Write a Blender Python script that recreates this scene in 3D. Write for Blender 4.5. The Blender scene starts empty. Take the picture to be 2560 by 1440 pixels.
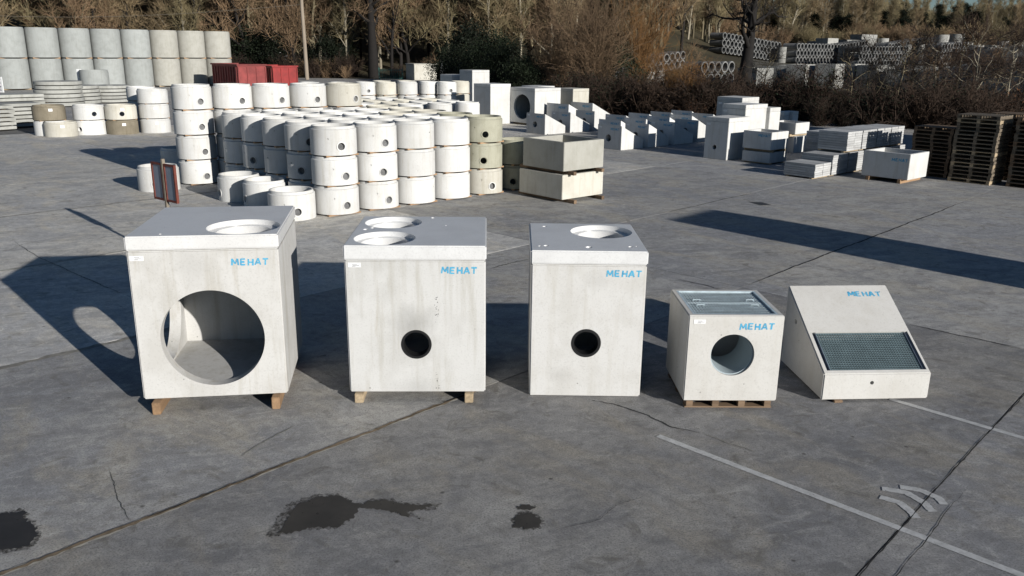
import bpy, bmesh, math, random
import numpy as np
from mathutils import Vector, Matrix
random.seed(11); RNG = np.random.default_rng(5)
ORD = ['first', 'second', 'third', 'fourth', 'fifth', 'sixth', 'seventh', 'eighth', 'ninth', 'tenth']
SC = bpy.context.scene
COL = SC.collection
R = math.radians

# ------------------------------------------------------------------ camera
FPX, PITCH, ROLL, CAMH = 2070.0, R(16.145), R(-0.652), 3.75
cp, sp, cr, sr = math.cos(PITCH), math.sin(PITCH), math.cos(ROLL), math.sin(ROLL)
_rt, _up, _fw = Vector((1, 0, 0)), Vector((0, sp, cp)), Vector((0, cp, -sp))
_cx, _cy = _rt*cr - _up*sr, _rt*sr + _up*cr
cam_d = bpy.data.cameras.new('camera'); cam = bpy.data.objects.new('camera', cam_d); COL.objects.link(cam)
cam_d.sensor_width = 36.0; cam_d.lens = 36.0*FPX/2560.0; cam_d.clip_end = 3000; cam_d.clip_start = .1
mw = Matrix.Identity(4)
for i in range(3):
    mw[i][0], mw[i][1], mw[i][2] = _cx[i], _cy[i], -_fw[i]
mw[2][3] = CAMH
cam.matrix_world = mw
SC.camera = cam

# ------------------------------------------------------------------ sky, sun, exposure
SUN_EL, SUN_AZ = R(15.6), R(132.2-180)            # azimuth of the sun counter-clockwise from +X
sund = Vector((math.cos(SUN_EL)*math.cos(SUN_AZ), math.cos(SUN_EL)*math.sin(SUN_AZ), math.sin(SUN_EL)))
W = bpy.data.worlds.new('World'); SC.world = W; W.use_nodes = True
nt = W.node_tree; bg = nt.nodes['Background']
sky = nt.nodes.new('ShaderNodeTexSky'); sky.sky_type = 'NISHITA'; sky.sun_disc = False
sky.sun_elevation = SUN_EL; sky.sun_rotation = math.atan2(sund.x, sund.y); sky.altitude = 100
sky.air_density = 0.9; sky.dust_density = 0.1; sky.ozone_density = 3.5
nt.links.new(sky.outputs[0], bg.inputs[0]); bg.inputs[1].default_value = 0.05
sl = bpy.data.lights.new('sun', 'SUN'); sl.energy = 5.0; sl.angle = R(0.53); sl.color = (1.0, 0.968, 0.92)
so = bpy.data.objects.new('sun', sl); COL.objects.link(so)
so.rotation_euler = sund.to_track_quat('Z', 'Y').to_euler(); so.location = (20, -20, 30)
vs = SC.view_settings; vs.view_transform = 'Standard'; vs.look = 'None'; vs.gamma = 1.0; vs.use_curve_mapping = False
vs.exposure = 0.12
SC.cycles.diffuse_bounces = 1

# ------------------------------------------------------------------ pixel helpers (a pixel gives a direction only)
def ray(px, py):
    a, b = (px-1280)/FPX, (720-py)/FPX
    return (_cx*a + _cy*b + _fw)
def at(px, py, z=0.0):
    d = ray(px, py); t = (z-CAMH)/d.z
    return Vector((d.x*t, d.y*t, z))
def atY(px, py, Y):
    d = ray(px, py); t = Y/d.y
    return Vector((d.x*t, Y, CAMH+d.z*t))

# ------------------------------------------------------------------ materials
def nodes(name):
    m = bpy.data.materials.new(name); m.use_nodes = True
    n = m.node_tree; b = n.nodes['Principled BSDF']
    return m, n, b
def N(n, t, **kw):
    x = n.nodes.new(t)
    for k, v in kw.items():
        if k in x.inputs.keys(): x.inputs[k].default_value = v
        else: setattr(x, k, v)
    return x
def mixrgb(n, fac, a, b, mode='MIX'):
    x = n.nodes.new('ShaderNodeMix'); x.data_type = 'RGBA'; x.blend_type = mode
    for s, v in ((0, fac), (6, a), (7, b)):
        if hasattr(v, 'links') or isinstance(v, bpy.types.NodeSocket): n.links.new(v, x.inputs[s])
        elif s == 0: x.inputs[0].default_value = v
        else: x.inputs[s].default_value = (*v, 1) if len(v) == 3 else v
    return x.outputs[2]
def ramp(n, src, stops):
    r = n.nodes.new('ShaderNodeValToRGB'); n.links.new(src, r.inputs[0])
    e = r.color_ramp.elements
    while len(e) < len(stops): e.new(.5)
    for q, (p, c) in zip(e, stops):
        q.position = p; q.color = (*c, 1) if len(c) == 3 else (c[0], c[0], c[0], 1)
    return r.outputs[0]
def noise(n, vec, scale, detail=4, rough=.55, vscale=None, dist=0.0):
    if vscale:
        mp = n.nodes.new('ShaderNodeMapping'); mp.inputs['Scale'].default_value = vscale
        n.links.new(vec, mp.inputs[0]); vec = mp.outputs[0]
    x = N(n, 'ShaderNodeTexNoise', Scale=scale, Detail=detail, Roughness=rough, Distortion=dist)
    n.links.new(vec, x.inputs['Vector']); return x.outputs[0]
def bump(n, b, src, strength, dist=.01):
    x = N(n, 'ShaderNodeBump', Strength=strength, Distance=dist); n.links.new(src, x.inputs['Height']); n.links.new(x.outputs[0], b.inputs['Normal'])

def concrete(name, c, dark=None, streak=.35, var=.10, rough=.85, stain=None, blot=.5, spec=.3):
    m, n, b = nodes(name)
    tc = n.nodes.new('ShaderNodeTexCoord'); oi = n.nodes.new('ShaderNodeObjectInfo')
    vec = tc.outputs['Object']
    ad = n.nodes.new('ShaderNodeVectorMath'); ad.operation = 'MULTIPLY_ADD'
    n.links.new(oi.outputs['Random'], ad.inputs[0]); ad.inputs[1].default_value = (37, 19, 53); n.links.new(vec, ad.inputs[2]); vec2 = ad.outputs[0]
    dark = dark or tuple(x*.72 for x in c)
    f1 = noise(n, vec2, 2.2, 6, .6)
    col = mixrgb(n, ramp(n, f1, [(.44, (0,)), (.64, (blot,))]), c, dark)
    st = noise(n, vec2, 1.0, 5, .65, (9, 9, .7))
    col = mixrgb(n, ramp(n, st, [(.50, (0,)), (.78, (streak,))]), col, tuple(x*y for x, y in zip(dark, (.80, .76, .66))))
    fine = noise(n, vec2, 55, 3, .6)
    col = mixrgb(n, ramp(n, fine, [(.30, (.22,)), (.48, (0,))]), col, tuple(x*.6 for x in dark))
    vo = N(n, 'ShaderNodeTexVoronoi', Scale=26.0); n.links.new(vec2, vo.inputs['Vector'])
    pit = ramp(n, vo.outputs['Distance'], [(.045, (1,)), (.07, (0,))])
    col = mixrgb(n, pit, col, tuple(x*.45 for x in dark))
    vo2 = N(n, 'ShaderNodeTexVoronoi', Scale=4.2); n.links.new(vec2, vo2.inputs['Vector'])
    col = mixrgb(n, ramp(n, vo2.outputs['Distance'], [(.026, (.8,)), (.045, (0,))]), col, tuple(x*.45 for x in dark))
    rs = noise(n, vec2, 1.6, 6, .7, (5, 5, .5), .4)
    col = mixrgb(n, ramp(n, rs, [(.60, (0,)), (.74, (streak*.7,))]), col, tuple(x*y for x, y in zip(dark, (.78, .70, .54))))
    if stain:
        for (sx, sy, sz, rad, fac) in stain:
            mp = n.nodes.new('ShaderNodeMapping'); n.links.new(tc.outputs['Object'], mp.inputs[0])
            mp.inputs['Location'].default_value = (-sx/rad, -sy/rad, -sz/(rad*.8)); mp.inputs['Scale'].default_value = (1/rad, 1/rad, 1/(rad*.8))
            le = n.nodes.new('ShaderNodeVectorMath'); le.operation = 'LENGTH'; n.links.new(mp.outputs[0], le.inputs[0])
            nn = noise(n, tc.outputs['Object'], 3.5, 5, .65, (1, 1, .5))
            mm = N(n, 'ShaderNodeMath', operation='MULTIPLY_ADD'); n.links.new(nn, mm.inputs[0]); mm.inputs[1].default_value = .9; n.links.new(le.outputs['Value'], mm.inputs[2])
            col = mixrgb(n, ramp(n, mm.outputs[0], [(.50, (fac,)), (1.0, (0,))]), col, tuple(x*.62 for x in dark))
    hv = N(n, 'ShaderNodeHueSaturation'); n.links.new(col, hv.inputs['Color'])
    mv = N(n, 'ShaderNodeMapRange'); n.links.new(oi.outputs['Random'], mv.inputs[0]); mv.inputs[3].default_value = 1-var; mv.inputs[4].default_value = 1+var*.5
    n.links.new(mv.outputs[0], hv.inputs['Value'])
    n.links.new(hv.outputs[0], b.inputs['Base Color']); b.inputs['Roughness'].default_value = rough
    b.inputs['Specular IOR Level'].default_value = spec
    h = mixrgb(n, .5, fine, f1); bump(n, b, h, .25, .008)
    return m
M = {}
M['white'] = concrete('concrete_white', (.69, .685, .66), (.57, .555, .52), streak=.5, var=.16)
M['cream'] = concrete('concrete_cream', (.60, .575, .50), (.47, .44, .365), streak=.5, var=.12)
M['olive'] = concrete('concrete_olive', (.42, .41, .32), (.28, .27, .20), streak=.5, var=.06)
M['brown'] = concrete('concrete_brown', (.26, .225, .165), (.15, .13, .09), streak=.75, var=.1)
M['pipe'] = concrete('concrete_pipe_grey', (.36, .375, .36), (.27, .28, .265), streak=.35, var=.10)
M['pipe2'] = concrete('concrete_pipe_warm', (.42, .41, .365), (.32, .31, .265), streak=.35, var=.08)
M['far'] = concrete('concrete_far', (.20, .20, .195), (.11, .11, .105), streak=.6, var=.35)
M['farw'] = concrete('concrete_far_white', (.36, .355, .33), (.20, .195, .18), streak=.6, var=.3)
M['slabs'] = concrete('concrete_slab_grey', (.40, .40, .37), (.24, .24, .21), streak=.3, var=.15)
M['paver'] = concrete('concrete_paver', (.50, .50, .49), (.36, .36, .355), streak=.4, var=.2)
M['c1'] = concrete('concrete_chamber_a', (.575, .565, .54), (.45, .435, .40), streak=.62, var=0, stain=[(-.1, -.75, 1.45, .55, .25)])
M['c2'] = concrete('concrete_chamber_b', (.595, .59, .57), (.46, .452, .425), streak=.6, var=0, stain=[(-.02, -.78, .80, .55, .55), (.0, -.78, .02, .5, .3)])
M['lid1'] = concrete('lid_trowelled_brightened_a', (.71, .705, .69), (.61, .60, .58), streak=0, var=0, rough=.30, spec=.6)  # paler than the body: extra brightness for the sun-dim tops put into the colour
M['lid2'] = concrete('lid_trowelled_brightened_b', (.72, .72, .71), (.60, .595, .58), streak=0, var=0, rough=.28, spec=.6)  # colour lightened likewise for the dimly lit tops; smooth finish as trowelled
M['c3'] = concrete('concrete_chamber_c', (.61, .602, .58), (.50, .485, .45), streak=.42, var=0, stain=[(.1, -.72, 1.35, .35, .22), (-.3, -.72, .25, .3, .2)])
M['c4'] = concrete('concrete_chamber_d', (.595, .582, .55), (.50, .48, .44), streak=.22, var=0)

def ground_mat(name, seed=0, tint=(1, 1, 1), gain=1.0):
    m, n, b = nodes(name)
    g = n.nodes.new('ShaderNodeNewGeometry'); oi = n.nodes.new('ShaderNodeObjectInfo')
    P = g.outputs['Position']
    rot = n.nodes.new('ShaderNodeMapping'); rot.inputs['Rotation'].default_value = (0, 0, -R(20)); n.links.new(P, rot.inputs[0]); PR = rot.outputs[0]
    rot2 = n.nodes.new('ShaderNodeMapping'); rot2.inputs['Rotation'].default_value = (0, 0, R(48)); n.links.new(P, rot2.inputs[0]); PR2 = rot2.outputs[0]
    k = lambda c: tuple(x*t*gain for x, t in zip(c, tint))
    big = noise(n, P, .22, 6, .6, dist=.6)
    col = mixrgb(n, ramp(n, big, [(.42, (0,)), (.60, (1,))]), k((.140, .142, .147)), k((.195, .188, .172)))
    med = noise(n, PR, 1.0, 7, .68, (.9, 2.6, 1), .8)
    col = mixrgb(n, ramp(n, med, [(.46, (0,)), (.62, (.8,))]), col, k((.098, .098, .100)))
    warm = noise(n, PR2, .55, 6, .65, (1, 2.2, 1), .5)
    col = mixrgb(n, ramp(n, warm, [(.49, (0,)), (.62, (.75,))]), col, k((.192, .176, .146)))
    dirt = noise(n, P, 2.6, 6, .7, dist=1.2)
    col = mixrgb(n, ramp(n, dirt, [(.55, (0,)), (.67, (.75,))]), col, k((.070, .064, .052)))
    pale = noise(n, PR, 1.9, 8, .72, (1.0, 3.0, 1), 1.4)
    col = mixrgb(n, ramp(n, pale, [(.56, (0,)), (.70, (.6,))]), col, k((.29, .285, .265)))
    sw = noise(n, PR2, 5.0, 4, .6, (.25, 6, 1))
    col = mixrgb(n, ramp(n, sw, [(.50, (0,)), (.72, (.28,))]), col, k((.085, .085, .088)))
    pa_ = noise(n, P, .95, 5, .62, dist=1.6)
    col = mixrgb(n, ramp(n, pa_, [(.545, (0,)), (.60, (.32,))]), col, k((.098, .100, .106)))
    col = mixrgb(n, ramp(n, pa_, [(.37, (.35,)), (.44, (0,))]), col, k((.235, .232, .222)))
    sp_ = noise(n, P, 3.4, 7, .78, dist=.6)
    col = mixrgb(n, ramp(n, sp_, [(.59, (0,)), (.68, (.38,))]), col, k((.30, .298, .285)))
    mott = noise(n, P, 7.5, 6, .75, dist=.8)
    col = mixrgb(n, ramp(n, mott, [(.38, (.42,)), (.52, (0,))]), col, k((.088, .086, .082)))
    col = mixrgb(n, ramp(n, mott, [(.53, (0,)), (.66, (.45,))]), col, k((.225, .22, .205)))
    fine = noise(n, P, 60, 4, .7)
    col = mixrgb(n, ramp(n, fine, [(.36, (.7,)), (.52, (0,))]), col, k((.06, .06, .062)))
    agg = noise(n, P, 260, 2, .6)
    col = mixrgb(n, ramp(n, agg, [(.56, (0,)), (.70, (.4,))]), col, k((.30, .30, .30)))
    vo = N(n, 'ShaderNodeTexVoronoi', Scale=2.3); n.links.new(P, vo.inputs['Vector'])
    col = mixrgb(n, ramp(n, vo.outputs['Distance'], [(.03, (.8,)), (.06, (0,))]), col, k((.04, .038, .035)))
    hv = N(n, 'ShaderNodeHueSaturation'); n.links.new(col, hv.inputs['Color'])
    mv = N(n, 'ShaderNodeMapRange'); n.links.new(oi.outputs['Random'], mv.inputs[0]); mv.inputs[3].default_value = .90; mv.inputs[4].default_value = 1.10
    n.links.new(mv.outputs[0], hv.inputs['Value']); n.links.new(hv.outputs[0], b.inputs['Base Color'])
    b.inputs['Roughness'].default_value = .8; b.inputs['Specular IOR Level'].default_value = .25
    bump(n, b, mixrgb(n, .55, fine, agg), .55, .012)
    return m
M['ground'] = ground_mat('yard_concrete', gain=1.92, tint=(1.01, 1.0, .995))
M['groundwarm'] = ground_mat('yard_concrete_pale_bay', gain=3.35, tint=(1.02, 1.0, .96))
M['groundpale'] = ground_mat('yard_concrete_worn_bay', gain=2.35, tint=(1.01, 1.0, .985))

def plain(name, c, rough=.6, metal=0., var=.25, scale=6., streak=None, spec=.4, bumps=.15, em=None):
    m, n, b = nodes(name)
    tc = n.nodes.new('ShaderNodeTexCoord'); oi = n.nodes.new('ShaderNodeObjectInfo')
    ad = n.nodes.new('ShaderNodeVectorMath'); ad.operation = 'MULTIPLY_ADD'
    n.links.new(oi.outputs['Random'], ad.inputs[0]); ad.inputs[1].default_value = (17, 29, 13); n.links.new(tc.outputs['Object'], ad.inputs[2])
    f = noise(n, ad.outputs[0], scale, 5, .6, streak)
    col = mixrgb(n, ramp(n, f, [(.3, (0,)), (.7, (1,))]), tuple(x*(1+var*.4) for x in c), tuple(x*(1-var) for x in c))
    hv = N(n, 'ShaderNodeHueSaturation'); n.links.new(col, hv.inputs['Color'])
    mv = N(n, 'ShaderNodeMapRange'); n.links.new(oi.outputs['Random'], mv.inputs[0]); mv.inputs[3].default_value = 1-var*.7; mv.inputs[4].default_value = 1+var*.7
    n.links.new(mv.outputs[0], hv.inputs['Value']); n.links.new(hv.outputs[0], b.inputs['Base Color'])
    b.inputs['Roughness'].default_value = rough; b.inputs['Metallic'].default_value = metal; b.inputs['Specular IOR Level'].default_value = spec
    if bumps: bump(n, b, f, bumps, .01)
    return m
M['timber'] = plain('timber_fresh', (.36, .225, .125), .8, var=.3, scale=3, streak=(1, 9, 9))
M['timber_old'] = plain('timber_weathered', (.20, .135, .085), .85, var=.4, scale=3, streak=(1, 9, 9))
M['timber_pale'] = plain('timber_pale', (.40, .31, .20), .85, var=.35, scale=3, streak=(1, 9, 9))
M['pallet'] = plain('pallet_wood', (.155, .125, .09), .85, var=.45, scale=4, streak=(1, 8, 8))
M['galv'] = plain('galvanised_steel', (.56, .66, .70), .42, .2, var=.25, scale=12)
M['galv_mid'] = plain('galvanised_mesh', (.20, .27, .29), .45, .3, var=.2, scale=9)
M['galv_dark'] = plain('galvanised_channel', (.20, .24, .30), .5, .6, var=.2, scale=8)
M['seal'] = plain('rubber_seal', (.014, .014, .015), .45, var=.2)
M['void'] = plain('dark_interior', (.02, .02, .02), .8, var=.1)
M['label'] = plain('paper_label', (.80, .80, .79), .6, var=.03, bumps=0)
M['ink'] = plain('label_ink', (.25, .25, .27), .7, var=.1, bumps=0)
M['red'] = plain('red_skip_paint', (.27, .014, .012), .5, var=.35, scale=2)
M['redfade'] = plain('faded_red_paint', (.23, .040, .036), .65, var=.4, scale=1.4)
M['redframe'] = plain('rusty_red_frame', (.14, .035, .022), .6, var=.3, scale=8)
M['glass'] = plain('sign_glass', (.22, .26, .32), .3, var=.1, spec=.6, bumps=0)
M['post'] = plain('sign_post_metal', (.26, .22, .17), .6, .2, var=.3)
M['steel_dark'] = plain('dark_steel', (.06, .065, .07), .6, .3, var=.3)
def worn_line():
    return worn('worn_line_paint', (.58, .58, .57), (.44, .44, .43), 42, .20, .42, .95)
M['crack'] = plain('crack_fill', (.022, .022, .022), .9, var=.2)
M['fill'] = plain('joint_fill_tan', (.33, .25, .165), .9, var=.5, scale=10)
M['fillpale'] = plain('joint_fill_pale', (.40, .38, .33), .9, var=.4, scale=9)
def worn(name, c, c2, scale, lo, hi, amax=1.0, rough=.8, spec=.3):
    "flat print or stain that breaks up where it has worn through"
    m, n, b = nodes(name); g = n.nodes.new('ShaderNodeNewGeometry')
    f = noise(n, g.outputs['Position'], scale, 6, .7); f2 = noise(n, g.outputs['Position'], scale*.3, 4, .6)
    n.links.new(mixrgb(n, ramp(n, f2, [(.35, (0,)), (.65, (1,))]), c, c2), b.inputs['Base Color']); b.inputs['Roughness'].default_value = rough; b.inputs['Specular IOR Level'].default_value = spec
    a = ramp(n, f, [(lo, (0,)), (hi, (amax,))]); n.links.new(a, b.inputs['Alpha']); return m
M['line'] = worn_line()
M['blue'] = worn('stencil_blue_paint', (.06, .36, .60), (.12, .46, .66), 34, .28, .50, .95, .7)
M['wet'] = worn('wet_patch', (.030, .027, .023), (.045, .040, .034), 16, .18, .36, .93, .45, .3)
M['damp'] = worn('damp_fringe', (.06, .055, .048), (.09, .083, .074), 22, .40, .60, .75, .7, .2)
M['earth'] = plain('earth_and_leaf_litter', (.060, .048, .030), .95, var=.6, scale=.25)
M['hill'] = plain('hillside_litter_and_dry_grass', (.105, .084, .036), .95, var=.65, scale=.09)
M['gravel'] = plain('far_yard_gravel', (.115, .105, .085), .9, var=.5, scale=.3)
M['pole'] = plain('utility_pole_wood', (.26, .215, .165), .85, var=.3, scale=2, streak=(9, 9, .5))
M['green'] = plain('green_fence_paint', (.03, .12, .10), .6, var=.2)
M['bark'] = plain('bark_olive', (.20, .165, .10), .9, var=.5, scale=5, streak=(3, 3, .6))
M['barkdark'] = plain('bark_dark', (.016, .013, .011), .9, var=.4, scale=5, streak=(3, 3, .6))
M['barkpale'] = plain('bark_pale', (.28, .245, .18), .9, var=.4, scale=5, streak=(3, 3, .6))
M['twig'] = plain('twigs_olive', (.27, .20, .112), .9, var=.45, scale=.4, bumps=0)
M['twigb'] = plain('twigs_brown', (.25, .165, .095), .9, var=.45, scale=.4, bumps=0)
M['twigo'] = plain('twigs_orange', (.165, .085, .030), .9, var=.4, scale=.5, bumps=0)
M['twigg'] = plain('twigs_greenish', (.24, .195, .105), .9, var=.4, scale=.4, bumps=0)
M['bramble'] = plain('bramble_stems', (.046, .028, .018), .9, var=.5, scale=.8, bumps=0)
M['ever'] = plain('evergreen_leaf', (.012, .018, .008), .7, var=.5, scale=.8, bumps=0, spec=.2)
M['leafbr'] = plain('dead_leaf_brown', (.034, .020, .010), .9, var=.6, scale=1.0, bumps=0)
M['rustleaf'] = plain('bracken_rust', (.12, .048, .016), .9, var=.5, scale=1.0, bumps=0)

# ------------------------------------------------------------------ mesh helpers
def link(name, me, mat=None, parent=None, loc=(0, 0, 0), rotz=0.0, smooth=False):
    if isinstance(mat, str): mat = M[mat]
    if mat and not me.materials: me.materials.append(mat)
    o = bpy.data.objects.new(name, me); COL.objects.link(o)
    if mat and me.materials and me.materials[0] != mat:
        o.material_slots[0].link = 'OBJECT'; o.material_slots[0].material = mat
    o.location = loc; o.rotation_euler = (0, 0, rotz)
    if parent: o.parent = parent
    return o
def empty(name, loc, rotz=0.0):
    o = bpy.data.objects.new(name, None); COL.objects.link(o); o.location = loc; o.rotation_euler = (0, 0, rotz); o.empty_display_size = .2
    return o
def tag(o, label, cat, group=None, kind=None):
    if label: o['label'] = label
    if cat: o['category'] = cat
    if group: o['group'] = group
    if kind: o['kind'] = kind
    return o
def tomesh(bm, name, smooth=None):
    me = bpy.data.meshes.new(name); bm.normal_update(); bm.to_mesh(me); bm.free()
    if smooth is not None:
        for p in me.polygons: p.use_smooth = True
        me.set_sharp_from_angle(angle=R(smooth))
    return me
def box_bm(sx, sy, sz, bev=0.0, z0=0.0, bm=None, c=(0, 0)):
    own = bm is None
    bm = bm or bmesh.new()
    r = bmesh.ops.create_cube(bm, size=1.0)
    for v in r['verts']:
        v.co = Vector((v.co.x*sx+c[0], v.co.y*sy+c[1], (v.co.z+.5)*sz+z0))
    if bev:
        es = set(e for v in r['verts'] for e in v.link_edges)
        bmesh.ops.bevel(bm, geom=list(es), offset=bev, segments=2, affect='EDGES')
    return bm
_bc = {}
def box_me(sx, sy, sz, bev=0.0):
    k = (round(sx, 4), round(sy, 4), round(sz, 4), bev)
    if k not in _bc: _bc[k] = tomesh(box_bm(*k), 'box')
    return _bc[k]
def box(name, size, mat, parent=None, loc=(0, 0, 0), rotz=0.0, bev=0.004):
    "box standing on loc (loc = centre of its base); shares mesh data between equal sizes of one material"
    k = (tuple(round(s, 4) for s in size), bev, mat)
    if k not in _bc:
        me = tomesh(box_bm(*size, bev), name); me.materials.append(M[mat]); _bc[k] = me
    return link(name, _bc[k], None, parent, loc, rotz)
def cyl_bm(r, h, seg=48, z0=0.0, r2=None):
    bm = bmesh.new(); bmesh.ops.create_cone(bm, cap_ends=True, segments=seg, radius1=r, radius2=r if r2 is None else r2, depth=h)
    bmesh.ops.translate(bm, verts=bm.verts, vec=(0, 0, h/2+z0)); return bm
def lathe(prof, seg=48, close=True):
    "revolve a closed (r,z) profile"
    vs, fs = [], []; n = len(prof)
    for i in range(seg):
        a = 2*math.pi*i/seg; c, s = math.cos(a), math.sin(a)
        vs += [(r*c, r*s, z) for r, z in prof]
    for i in range(seg):
        j = (i+1) % seg
        for k in range(n if close else n-1):
            l = (k+1) % n; fs.append((i*n+k, j*n+k, j*n+l, i*n+l))
    bm = bmesh.new(); V = [bm.verts.new(v) for v in vs]
    for f in fs: bm.faces.new([V[i] for i in f])
    bmesh.ops.recalc_face_normals(bm, faces=bm.faces); return bm
def cut(bm, cutters, smooth=None):
    "boolean difference; cutters is a list of bmesh"
    tmp = []
    o = bpy.data.objects.new('tmp', tomesh(bm, 'tmp')); COL.objects.link(o); tmp.append(o)
    for c in cutters:
        q = bpy.data.objects.new('tmpc', tomesh(c, 'tmpc')); COL.objects.link(q); tmp.append(q)
        md = o.modifiers.new('b', 'BOOLEAN'); md.operation = 'DIFFERENCE'; md.object = q; md.solver = 'EXACT'
    dg = bpy.context.evaluated_depsgraph_get()
    me = bpy.data.meshes.new_from_object(o.evaluated_get(dg), depsgraph=dg)
    me.materials.clear()
    for q in tmp:
        d = q.data; bpy.data.objects.remove(q); bpy.data.meshes.remove(d)
    if smooth is not None:
        for p in me.polygons: p.use_smooth = True
        me.set_sharp_from_angle(angle=R(smooth))
    return me
def hcyl(r, length, p, az, seg=48):
    "cutter: horizontal cylinder centred on p, axis at azimuth az"
    bm = bmesh.new(); bmesh.ops.create_cone(bm, cap_ends=True, segments=seg, radius1=r, radius2=r, depth=length)
    bmesh.ops.rotate(bm, verts=bm.verts, matrix=Matrix.Rotation(az, 3, 'Z') @ Matrix.Rotation(math.pi/2, 3, 'Y'))
    bmesh.ops.translate(bm, verts=bm.verts, vec=p); return bm
def collar(ri, ro, depth, seg=40):
    "ring (annulus with thickness), axis along local -Y, front face at y=0"
    bm = lathe([(ri, 0), (ro, 0), (ro, depth), (ri, depth)], seg)
    bmesh.ops.rotate(bm, verts=bm.verts, matrix=Matrix.Rotation(-math.pi/2, 3, 'X')); return bm
def ribbon(pts, width, z, jag=0.0, seed=0, wv=.25):
    rr = random.Random(seed); v = []; n = len(pts)
    for i, p in enumerate(pts):
        a = Vector(pts[max(i-1, 0)][:2]); b = Vector(pts[min(i+1, n-1)][:2]); d = (b-a).normalized(); q = Vector((-d.y, d.x))
        w = (width[i] if isinstance(width, (list, tuple)) else width)*.5
        c = Vector(p[:2]) + q*rr.uniform(-jag, jag)
        v += [(*(c+q*w*rr.uniform(1-wv, 1+wv)), z), (*(c-q*w*rr.uniform(1-wv, 1+wv)), z)]
    f = [(2*i, 2*i+1, 2*i+3, 2*i+2) for i in range(n-1)]
    me = bpy.data.meshes.new('ribbon'); me.from_pydata(v, [], f); me.update(); return me
def line_pts(a, b, step, wob=0, seed=0):
    a, b = Vector(a[:2]), Vector(b[:2]); n = max(2, int((b-a).length/step)); rr = random.Random(seed)
    d = (b-a).normalized(); q = Vector((-d.y, d.x)); out = []; w = 0
    for i in range(n+1):
        w = .75*w + rr.uniform(-wob, wob); out.append(a.lerp(b, i/n)+q*w)
    return out

# ------------------------------------------------------------------ yard axes
A_U = R(46.5); U = Vector((math.cos(A_U), math.sin(A_U), 0)); V_ = Vector((-math.sin(A_U), math.cos(A_U), 0))   # u: into picture right, v: into picture left
A_B = R(41.5); UB = Vector((math.cos(A_B), math.sin(A_B), 0)); VB = Vector((-math.sin(A_B), math.cos(A_B), 0))       # boxes stand a few degrees off the slab joints
def uv(u, n):      # n measured along (sin,-cos): joints run at constant n
    return Vector((u*U.x + n*math.sin(A_U), u*U.y - n*math.cos(A_U), 0))

# ------------------------------------------------------------------ ground, terrain, yard slabs
def sstep(a, b, x):
    t = min(1, max(0, (x-a)/(b-a))); return t*t*(3-2*t)
def hill(x, y):
    s = sstep(8, 42, x - (y-100)*.12)
    zl = 0 if y < 110 else min(34, .21*(y-110))
    zr = 0 if y < 98 else (2.0*(y-98)/62 if y < 160 else 2.0+(y-160)*.095)
    zr = min(zr, 20)
    return zl*(1-s)+zr*s + .25*math.sin(x*.13)*math.sin(y*.11)*sstep(100, 130, y)
me = bpy.data.meshes.new('ground'); S = 1500
me.from_pydata([(-S, -S, -.06), (S, -S, -.06), (S, S, -.06), (-S, S, -.06)], [], [(0, 1, 2, 3)])
tag(link('ground', me, 'earth'), 'bare earth beyond the edges of the yard', None, kind='structure')
v, f = [], []; nx, ny = 90, 60
for j in range(ny+1):
    for i in range(nx+1):
        x = -330+660*i/nx; y = 92+520*(j/ny)**1.6
        v.append((x, y, hill(x, y)-.04+(.02 if y > 98 else 0)))
for j in range(ny):
    for i in range(nx): a = j*(nx+1)+i; f.append((a, a+1, a+nx+2, a+nx+1))
me = bpy.data.meshes.new('hillside'); me.from_pydata(v, [], f)
for p in me.polygons: p.use_smooth = True
tag(link('hillside', me, 'hill'), 'wooded hillside rising behind the yard', None, kind='structure')
# yard base sheet and slabs
me = bpy.data.meshes.new('yard')
me.from_pydata([(-75, -14, -.02), (34, -14, -.02), (31, 36, -.02), (12, 50, -.02), (3, 58, -.02), (-4, 104, -.02), (-75, 104, -.02)], [], [(0, 1, 2, 3, 4, 5, 6)])
M['yardbase'] = ground_mat('yard_joint_base', gain=1.1)
yard = tag(link('yard_base', me, 'yardbase'), 'grey concrete yard under the stacks', None, kind='structure')
NJ = [16.0, 11.5, 7.1, 2.7, -1.8, -6.3, -10.85, -15.7, -20.8, -25.6, -30.4, -35.2, -40]
UJ = [-22, -11, .6, 12.15, 23.5, 34.5, 45.5]
for a in range(len(NJ)-1):
    for b_ in range(len(UJ)-1):
        n1, n0 = NJ[a], NJ[a+1]; u0, u1 = UJ[b_], UJ[b_+1]
        c = uv((u0+u1)/2, (n0+n1)/2)
        if c.x > 22 or c.y > 44 or c.y < -6 or c.x < -34: continue
        g_ = .007
        me = bpy.data.meshes.new('slab'); q = [uv(u0+g_, n0+g_)-c, uv(u1-g_, n0+g_)-c, uv(u1-g_, n1-g_)-c, uv(u0+g_, n1-g_)-c]
        vv = [(p.x, p.y, 0) for p in q]+[(p.x, p.y, -.019) for p in q]
        ff = [(0, 3, 2, 1), (0, 1, 5, 4), (1, 2, 6, 5), (2, 3, 7, 6), (3, 0, 4, 7)]
        me.from_pydata(vv, [], [(0, 1, 2, 3) if k == 0 else x for k, x in enumerate(ff)])
        bm = bmesh.new(); bm.from_mesh(me); bmesh.ops.recalc_face_normals(bm, faces=bm.faces)
        if bm.faces[0].normal.z < 0: bmesh.ops.reverse_faces(bm, faces=bm.faces)
        bm.to_mesh(me); bm.free()
        link('slab', me, 'groundwarm' if n1 < -10 and c.x < 2.5 else ('groundpale' if (u0 > 11 or n1 < -6) else 'ground'), yard, (c.x, c.y, 0))
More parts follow.
